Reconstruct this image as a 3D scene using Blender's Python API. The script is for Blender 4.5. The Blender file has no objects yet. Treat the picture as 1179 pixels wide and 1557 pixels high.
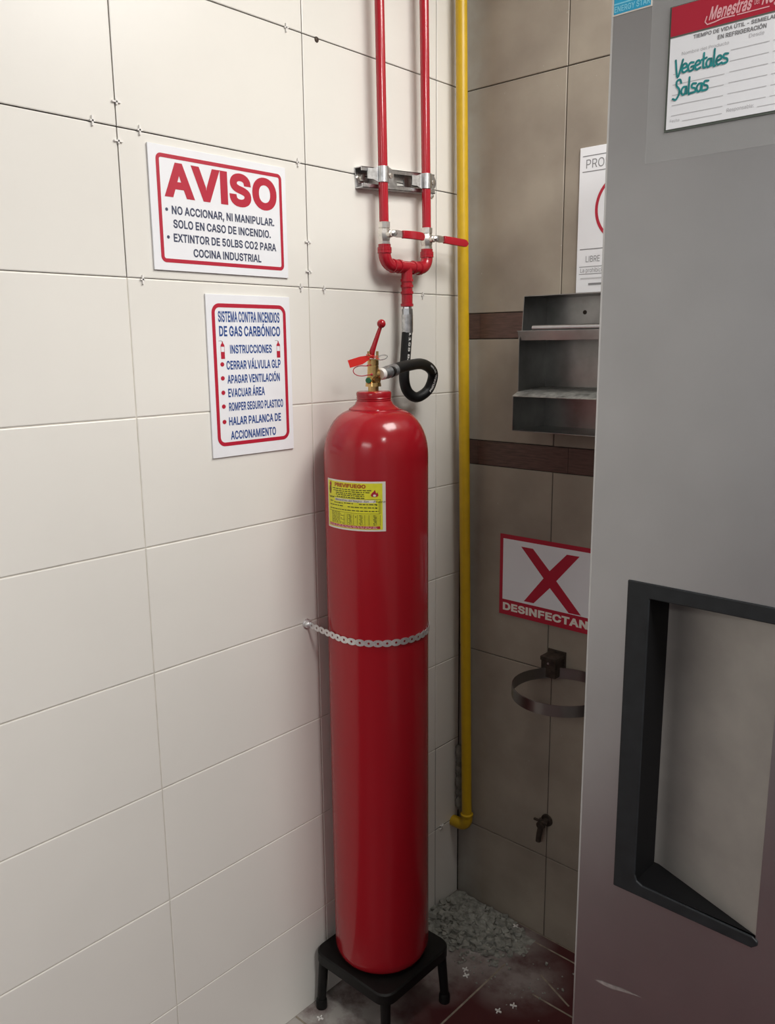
import bpy, math, random
from mathutils import Vector, Matrix
from mathutils.geometry import tessellate_polygon
random.seed(7)
sc = bpy.context.scene
col = sc.collection
PI = math.pi

# ------------------------------------------------------------------ camera
cam_data = bpy.data.cameras.new('camera')
cam = bpy.data.objects.new('camera', cam_data); col.objects.link(cam)
cam_data.sensor_fit = 'HORIZONTAL'; cam_data.sensor_width = 36.0
cam_data.lens = 36.0 * 1272.2435 / 1179.0
cam_data.clip_start = 0.02
R_ = Matrix(((0.74009725, -0.12547815, 0.66069002),
             (0.67242636, 0.15260005, -0.72426239),
             (-0.00994222, 0.98028999, 0.19731369)))
cam.matrix_world = Matrix.Translation((1.267057, -1.662644, 1.498004)) @ R_.to_4x4()
sc.camera = cam

# ------------------------------------------------------------------ light
sc.view_settings.view_transform = 'Standard'
sc.view_settings.look = 'None'
sc.view_settings.gamma = 1.0
sc.view_settings.use_curve_mapping = False
sc.view_settings.exposure = 0.17
w = bpy.data.worlds.new('world'); sc.world = w; w.use_nodes = True
w.node_tree.nodes['Background'].inputs[0].default_value = (1.0, 0.97, 0.93, 1)
w.node_tree.nodes['Background'].inputs[1].default_value = 0.05

def area(name, loc, target, sx, sy, power, color):
    l = bpy.data.lights.new(name, 'AREA'); l.shape = 'RECTANGLE'; l.size = sx; l.size_y = sy
    l.energy = power; l.color = color
    o = bpy.data.objects.new(name, l); col.objects.link(o); o.location = loc
    o.rotation_euler = (Vector(target) - Vector(loc)).to_track_quat('-Z', 'Y').to_euler()
    return o
area('ceiling_panel_light', (1.15, -0.35, 2.58), (1.15, -0.35, 0), 0.8, 0.6, 23, (1.0, 0.98, 0.94))
area('wall_fill_light', (2.15, -1.27, 2.58), (2.15, -1.27, 0), 0.45, 0.45, 43, (1.0, 0.98, 0.95))  # unseen lamp added to fill the left wall
area('fridge_reflection_fill', (1.5, -3.75, 2.58), (1.5, -3.75, 0), 1.2, 0.5, 23, (1.0, 0.98, 0.95))  # unseen lamp added to brighten what the refrigerator door reflects

# ------------------------------------------------------------------ materials
def s2l(c):
    return tuple(((x / 255.0) / 12.92 if x / 255.0 <= 0.04045 else ((x / 255.0 + 0.055) / 1.055) ** 2.4) for x in c)
def mat(name, c, rough=0.5, metal=0.0, spec=0.5, noise=0.0, nscale=40.0, bump=0.0, bscale=60.0, coat=0.0, alpha=1.0, aniso=0.0, stretch=None):
    """principled material; c is linear rgb; noise mottles the colour, bump gives a fine relief"""
    m = bpy.data.materials.new(name); m.use_nodes = True
    nt = m.node_tree; b = nt.nodes['Principled BSDF']
    b.inputs['Base Color'].default_value = (*c, 1)
    b.inputs['Roughness'].default_value = rough
    b.inputs['Metallic'].default_value = metal
    b.inputs['Specular IOR Level'].default_value = spec
    b.inputs['Coat Weight'].default_value = coat
    b.inputs['Coat Roughness'].default_value = 0.08
    b.inputs['Alpha'].default_value = alpha
    b.inputs['Anisotropic'].default_value = aniso
    if noise > 0 or bump > 0:
        tc = nt.nodes.new('ShaderNodeTexCoord')
        mp = nt.nodes.new('ShaderNodeMapping'); nt.links.new(tc.outputs['Object'], mp.inputs[0])
        if stretch: mp.inputs['Scale'].default_value = stretch
    if noise > 0:
        n = nt.nodes.new('ShaderNodeTexNoise'); n.inputs['Scale'].default_value = nscale; n.inputs['Detail'].default_value = 6
        nt.links.new(mp.outputs[0], n.inputs['Vector'])
        r = nt.nodes.new('ShaderNodeValToRGB')
        r.color_ramp.elements[0].position = 0.3; r.color_ramp.elements[1].position = 0.7
        r.color_ramp.elements[0].color = (*[x * (1 - noise) for x in c], 1)
        r.color_ramp.elements[1].color = (*[min(1, x * (1 + noise)) for x in c], 1)
        nt.links.new(n.outputs['Fac'], r.inputs[0]); nt.links.new(r.outputs[0], b.inputs['Base Color'])
    if bump > 0:
        n2 = nt.nodes.new('ShaderNodeTexNoise'); n2.inputs['Scale'].default_value = bscale; n2.inputs['Detail'].default_value = 4
        nt.links.new(mp.outputs[0], n2.inputs['Vector'])
        bp = nt.nodes.new('ShaderNodeBump'); bp.inputs['Strength'].default_value = bump; bp.inputs['Distance'].default_value = 0.002
        nt.links.new(n2.outputs['Fac'], bp.inputs['Height']); nt.links.new(bp.outputs[0], b.inputs['Normal'])
    return m

M = {}
M['cream'] = mat('cream_tile', (0.765, 0.745, 0.695), 0.33, noise=0.025, nscale=3, bump=0.03, bscale=5)
M['cream_side'] = mat('side_wall_paint', (0.42, 0.435, 0.46), 0.6, noise=0.03, nscale=2)
M['grout'] = mat('cream_grout', (0.60, 0.565, 0.50), 0.8, noise=0.15, nscale=30)
M['gap'] = mat('open_joint', (0.055, 0.048, 0.04), 0.9, noise=0.5, nscale=50)
M['ceiling'] = mat('ceiling_paint', (0.78, 0.77, 0.74), 0.8)
M['red'] = mat('red_gloss_paint', (0.375, 0.009, 0.017), 0.17, spec=0.5, bump=0.06, bscale=120)
M['pipered'] = mat('red_pipe_paint', (0.40, 0.010, 0.022), 0.15, spec=0.6, bump=0.08, bscale=160)
M['yellow'] = mat('yellow_pipe_paint', (0.58, 0.365, 0.008), 0.35, noise=0.06, nscale=40, bump=0.06, bscale=80)
M['zinc'] = mat('zinc_plate', (0.60, 0.61, 0.62), 0.32, 1.0, noise=0.2, nscale=120)
M['nickel'] = mat('nickel_plate', (0.72, 0.69, 0.65), 0.28, 1.0, noise=0.12, nscale=150)
M['brass'] = mat('brass', (0.60, 0.40, 0.16), 0.28, 1.0, noise=0.15, nscale=120)
M['darkbrass'] = mat('dark_brass', (0.22, 0.12, 0.04), 0.5, 0.8)
M['rubber'] = mat('black_rubber', (0.006, 0.0065, 0.007), 0.5, spec=0.35, bump=0.25, bscale=700)
M['white_pvc'] = mat('white_sign_board', (0.80, 0.81, 0.84), 0.45, noise=0.012, nscale=20)
M['signred'] = mat('sign_red', (0.44, 0.010, 0.034), 0.5)
M['signblue'] = mat('sign_blue', (0.020, 0.065, 0.25), 0.5)
M['signnavy'] = mat('sign_navy', (0.045, 0.055, 0.105), 0.5)
M['labelyellow'] = mat('label_yellow', (0.80, 0.77, 0.035), 0.45, noise=0.06, nscale=90)
M['paper'] = mat('label_white', (0.80, 0.76, 0.68), 0.5)
M['orange'] = mat('label_orange_brown', (0.42, 0.06, 0.008), 0.5)
M['ink'] = mat('dark_ink', (0.03, 0.03, 0.012), 0.6)
M['greyink'] = mat('grey_ink', (0.22, 0.22, 0.23), 0.6)
M['paleink'] = mat('pale_ink', (0.52, 0.52, 0.54), 0.6)
M['palepink'] = mat('pale_pink_print', (0.80, 0.42, 0.45), 0.5)
M['teal'] = mat('teal_marker', (0.012, 0.24, 0.25), 0.5, noise=0.3, nscale=200)
M['edgegreen'] = mat('dark_card_edge', (0.10, 0.12, 0.10), 0.5)
M['skyblue'] = mat('sticker_blue', (0.03, 0.40, 0.66), 0.4)
M['skypale'] = mat('sticker_pale_blue', (0.25, 0.68, 0.86), 0.4)
M['blackmetal'] = mat('black_paint', (0.005, 0.0048, 0.0045), 0.5, spec=0.3, noise=0.3, nscale=60)
M['plastic'] = mat('dark_grey_plastic', (0.013, 0.015, 0.017), 0.5, spec=0.35, noise=0.25, nscale=50)
M['steel'] = mat('brushed_stainless', (0.49, 0.495, 0.51), 0.35, 1.0, noise=0.05, nscale=8, bump=0.02, bscale=30)
M['shelfsteel'] = mat('shelf_stainless', (0.27, 0.27, 0.26), 0.32, 1.0, noise=0.25, nscale=14)
M['greenplastic'] = mat('green_plastic', (0.010, 0.13, 0.045), 0.4)
M['sealred'] = mat('bright_red_plastic', (0.78, 0.022, 0.014), 0.4)
M['whiteplastic'] = mat('white_plastic', (0.82, 0.80, 0.77), 0.5)
M['mortar'] = mat('grey_mortar', (0.27, 0.27, 0.24), 0.95, noise=0.35, nscale=60, bump=0.8, bscale=150)
M['oldmetal'] = mat('stained_old_metal', (0.06, 0.045, 0.035), 0.6, 0.6, noise=0.4, nscale=80)
M['band'] = mat('dark_brown_border_tile', (0.090, 0.046, 0.036), 0.45, noise=0.35, nscale=30, stretch=(1, 1, 9))
M['hosewhite'] = mat('hose_print', (0.62, 0.62, 0.60), 0.6)
M['shelfdust'] = mat('dusty_stainless', (0.36, 0.36, 0.34), 0.5, 0.7, noise=0.5, nscale=60)
M['recess'] = mat('recess_shade_plastic', (0.004, 0.004, 0.0045), 0.6, spec=0.15)  # darker than the handle plastic, coloured to keep the recess in shade
M['strapzinc'] = mat('bright_zinc_strap', (0.80, 0.80, 0.80), 0.35, 0.75, noise=0.12, nscale=200)
M['recess_steel'] = mat('dull_brushed_recess_steel', (0.40, 0.38, 0.355), 0.6, 0.6, noise=0.08, nscale=20)
M['card'] = mat('white_card', (0.88, 0.90, 0.93), 0.5)
M['fitgrey'] = mat('dull_grey_fitting', (0.30, 0.31, 0.32), 0.45, 0.8, noise=0.3, nscale=150)
M['film'] = mat('clear_film', (0.62, 0.63, 0.62), 0.35, alpha=0.13)

def wall_tile_mat():
    """tan ceramic with blotches and lighter plaster dust near the corner"""
    m = mat('tan_tile', (0.36, 0.30, 0.235), 0.5, bump=0.05, bscale=60)
    nt = m.node_tree; b = nt.nodes['Principled BSDF']
    tc = nt.nodes.new('ShaderNodeTexCoord')
    def noise(s, d=6):
        n = nt.nodes.new('ShaderNodeTexNoise'); n.inputs['Scale'].default_value = s; n.inputs['Detail'].default_value = d
        nt.links.new(tc.outputs['Object'], n.inputs['Vector']); return n
    r = nt.nodes.new('ShaderNodeValToRGB'); e = r.color_ramp.elements
    e[0].position = 0.28; e[0].color = (0.245, 0.207, 0.168, 1); e[1].position = 0.72; e[1].color = (0.355, 0.31, 0.25, 1)
    nt.links.new(noise(7).outputs['Fac'], r.inputs[0])
    # speckles of dust
    r2 = nt.nodes.new('ShaderNodeValToRGB'); e = r2.color_ramp.elements
    e[0].position = 0.74; e[0].color = (0, 0, 0, 1); e[1].position = 0.80; e[1].color = (0.55, 0.55, 0.55, 1)
    nt.links.new(noise(110, 2).outputs['Fac'], r2.inputs[0])
    mx = nt.nodes.new('ShaderNodeMix'); mx.data_type = 'RGBA'
    nt.links.new(r2.outputs[0], mx.inputs['Factor']); nt.links.new(r.outputs[0], mx.inputs['A']); mx.inputs['B'].default_value = (0.55, 0.52, 0.47, 1)
    # grey plaster smear along the corner edge
    sep = nt.nodes.new('ShaderNodeSeparateXYZ'); nt.links.new(tc.outputs['Object'], sep.inputs[0])
    mr = nt.nodes.new('ShaderNodeMapRange'); nt.links.new(sep.outputs['X'], mr.inputs['Value'])
    mr.inputs['From Min'].default_value = 0.085; mr.inputs['From Max'].default_value = 0.02
    mul = nt.nodes.new('ShaderNodeMath'); mul.operation = 'MULTIPLY'
    nt.links.new(mr.outputs[0], mul.inputs[0]); nt.links.new(noise(24).outputs['Fac'], mul.inputs[1])
    mx2 = nt.nodes.new('ShaderNodeMix'); mx2.data_type = 'RGBA'
    nt.links.new(mul.outputs[0], mx2.inputs['Factor']); nt.links.new(mx.outputs['Result'], mx2.inputs['A']); mx2.inputs['B'].default_value = (0.40, 0.40, 0.38, 1)
    nt.links.new(mx2.outputs['Result'], b.inputs['Base Color'])
    return m
M['tan'] = wall_tile_mat()

def floor_mat():
    """dark red floor tile with grey mortar dust lying in patches"""
    m = mat('dark_red_floor_tile', (0.055, 0.010, 0.012), 0.45)
    nt = m.node_tree; b = nt.nodes['Principled BSDF']
    tc = nt.nodes.new('ShaderNodeTexCoord')
    n = nt.nodes.new('ShaderNodeTexNoise'); n.inputs['Scale'].default_value = 11; n.inputs['Detail'].default_value = 9; n.inputs['Roughness'].default_value = 0.65
    nt.links.new(tc.outputs['Object'], n.inputs['Vector'])
    prev = None
    # centre x, y, radius, strength of each dust patch
    for (x, y, rad, st) in ((0.05, -0.58, 0.26, 1.0), (0.12, -0.10, 0.23, 1.0), (0.30, -0.16, 0.14, 0.55), (0.02, -0.30, 0.14, 0.9), (0.15, -0.28, 0.12, 0.5)):
        vm = nt.nodes.new('ShaderNodeVectorMath'); vm.operation = 'DISTANCE'
        nt.links.new(tc.outputs['Object'], vm.inputs[0]); vm.inputs[1].default_value = (x, y, 0)
        mr = nt.nodes.new('ShaderNodeMapRange'); nt.links.new(vm.outputs['Value'], mr.inputs['Value'])
        mr.inputs['From Min'].default_value = rad; mr.inputs['From Max'].default_value = rad * 0.3; mr.inputs['To Max'].default_value = st
        if prev is None: prev = mr.outputs[0]
        else:
            mxm = nt.nodes.new('ShaderNodeMath'); mxm.operation = 'MAXIMUM'
            nt.links.new(prev, mxm.inputs[0]); nt.links.new(mr.outputs[0], mxm.inputs[1]); prev = mxm.outputs[0]
    r = nt.nodes.new('ShaderNodeValToRGB'); e = r.color_ramp.elements
    e[0].position = 0.30; e[1].position = 0.56
    nt.links.new(n.outputs['Fac'], r.inputs[0])
    mu = nt.nodes.new('ShaderNodeMath'); mu.operation = 'MULTIPLY'
    nt.links.new(prev, mu.inputs[0]); nt.links.new(r.outputs[0], mu.inputs[1])
    mx = nt.nodes.new('ShaderNodeMix'); mx.data_type = 'RGBA'
    nt.links.new(mu.outputs[0], mx.inputs['Factor']); mx.inputs['A'].default_value = (0.065, 0.012, 0.014, 1); mx.inputs['B'].default_value = (0.40, 0.375, 0.35, 1)
    nt.links.new(mx.outputs['Result'], b.inputs['Base Color'])
    mr = nt.nodes.new('ShaderNodeMapRange'); nt.links.new(mu.outputs[0], mr.inputs['Value'])
    mr.inputs['To Min'].default_value = 0.42; mr.inputs['To Max'].default_value = 0.95
    nt.links.new(mr.outputs[0], b.inputs['Roughness'])
    return m
M['floor'] = floor_mat()
M['floorgrout'] = mat('tan_floor_grout', (0.26, 0.22, 0.17), 0.9, noise=0.3, nscale=60)

# ------------------------------------------------------------------ mesh builder
class MB:
    def __init__(s): s.v = []; s.f = []; s.mi = []; s.cur = 0
    def m(s, i): s.cur = i; return s
    def add(s, verts, faces):
        o = len(s.v); s.v += [tuple(v) for v in verts]
        for f in faces: s.f.append(tuple(i + o for i in f)); s.mi.append(s.cur)
        return s
    def box(s, a, b):
        x0, y0, z0 = a; x1, y1, z1 = b
        return s.add([(x0, y0, z0), (x1, y0, z0), (x1, y1, z0), (x0, y1, z0), (x0, y0, z1), (x1, y0, z1), (x1, y1, z1), (x0, y1, z1)],
                     [(0, 3, 2, 1), (4, 5, 6, 7), (0, 1, 5, 4), (1, 2, 6, 5), (2, 3, 7, 6), (3, 0, 4, 7)])
    def tube(s, pts, r, n=16, cap=True):
        """sweep a circle along a polyline; r is one radius or one per point"""
        pts = [Vector(p) for p in pts]; rs = r if isinstance(r, (list, tuple)) else [r] * len(pts)
        T = []
        for i in range(len(pts)):
            a = pts[max(i - 1, 0)]; b = pts[min(i + 1, len(pts) - 1)]; T.append((b - a).normalized())
        up = Vector((0, 0, 1)) if abs(T[0].z) < 0.9 else Vector((1, 0, 0))
        N = (up - T[0] * up.dot(T[0])).normalized(); vs = []
        for i, p in enumerate(pts):
            N = (N - T[i] * N.dot(T[i])).normalized(); B = T[i].cross(N)
            for k in range(n):
                a = 2 * PI * k / n; vs.append(p + (N * math.cos(a) + B * math.sin(a)) * rs[i])
        fs = []
        for i in range(len(pts) - 1):
            for k in range(n):
                k2 = (k + 1) % n; fs.append((i * n + k, i * n + k2, (i + 1) * n + k2, (i + 1) * n + k))
        if cap:
            fs.append(tuple(range(n - 1, -1, -1))); fs.append(tuple((len(pts) - 1) * n + k for k in range(n)))
        return s.add(vs, fs)
    def prof(s, base, axis, prof, n=24):
        """solid of revolution: prof is a list of (distance along axis, radius)"""
        base = Vector(base); axis = Vector(axis).normalized()
        up = Vector((0, 0, 1)) if abs(axis.z) < 0.9 else Vector((1, 0, 0))
        N = (up - axis * up.dot(axis)).normalized(); B = axis.cross(N); vs = []
        for d, r in prof:
            for k in range(n):
                a = 2 * PI * (k + 0.5) / n; vs.append(base + axis * d + (N * math.cos(a) + B * math.sin(a)) * max(r, 1e-5))
        fs = []
        for i in range(len(prof) - 1):
            for k in range(n):
                k2 = (k + 1) % n; fs.append((i * n + k, i * n + k2, (i + 1) * n + k2, (i + 1) * n + k))
        fs.append(tuple(range(n - 1, -1, -1))); fs.append(tuple((len(prof) - 1) * n + k for k in range(n)))
        return s.add(vs, fs)
    def sphere(s, c, r, n=20, m=12):
        return s.prof((c[0], c[1], c[2] - r), (0, 0, 1), [(r - r * math.cos(PI * i / m), r * math.sin(PI * i / m)) for i in range(m + 1)], n)
    def prism(s, poly, vec):
        """closed polygon (3D points) extruded by vec"""
        n = len(poly); P = [Vector(p) for p in poly]; v = Vector(vec)
        fs = [tuple(range(n - 1, -1, -1)), tuple(range(n, 2 * n))] + [(i, (i + 1) % n, n + (i + 1) % n, n + i) for i in range(n)]
        return s.add(P + [p + v for p in P], fs)
    def xform(s, fn, start=0):
        for i in range(start, len(s.v)): s.v[i] = tuple(fn(s.v[i]))
        return s
    def build(s, name, mats, parent=None, smooth=40, bevel=0.0, loc=None):
        me = bpy.data.meshes.new(name)
        off = Vector(loc) if loc is not None else Vector((0, 0, 0))
        me.from_pydata([Vector(v) - off for v in s.v], [], s.f)
        if not isinstance(mats, (list, tuple)): mats = [mats]
        for x in mats: me.materials.append(x)
        me.polygons.foreach_set('material_index', s.mi)
        me.validate()
        import bmesh
        bm = bmesh.new(); bm.from_mesh(me); bmesh.ops.recalc_face_normals(bm, faces=bm.faces); bm.to_mesh(me); bm.free()
        if smooth:
            me.polygons.foreach_set('use_smooth', [True] * len(me.polygons))
            me.set_sharp_from_angle(angle=math.radians(smooth))
        o = bpy.data.objects.new(name, me); col.objects.link(o)
        if bevel > 0:
            b = o.modifiers.new('bevel', 'BEVEL'); b.width = bevel; b.segments = 2; b.limit_method = 'ANGLE'; b.angle_limit = math.radians(40)
        if parent is not None:
            o.parent = parent; o.location = off - WORLD[parent.name]
        else: o.location = off
        WORLD[o.name] = off
        return o
WORLD = {}
def thing(name, label, cat, loc=(0, 0, 0), group=None):
    o = bpy.data.objects.new(name, None); col.objects.link(o); o.location = loc; o.empty_display_size = 0.05
    WORLD[o.name] = Vector(loc)
    return tag(o, label, cat, group)
def tag(o, label, cat, group=None):
    o['label'] = label; o['category'] = cat
    if group: o['group'] = group
    return o
def struct(o, label=None):
    o['kind'] = 'structure'
    if label: o['label'] = label
    return o

# ------------------------------------------------------------------ lettering
_cache = {}
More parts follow.
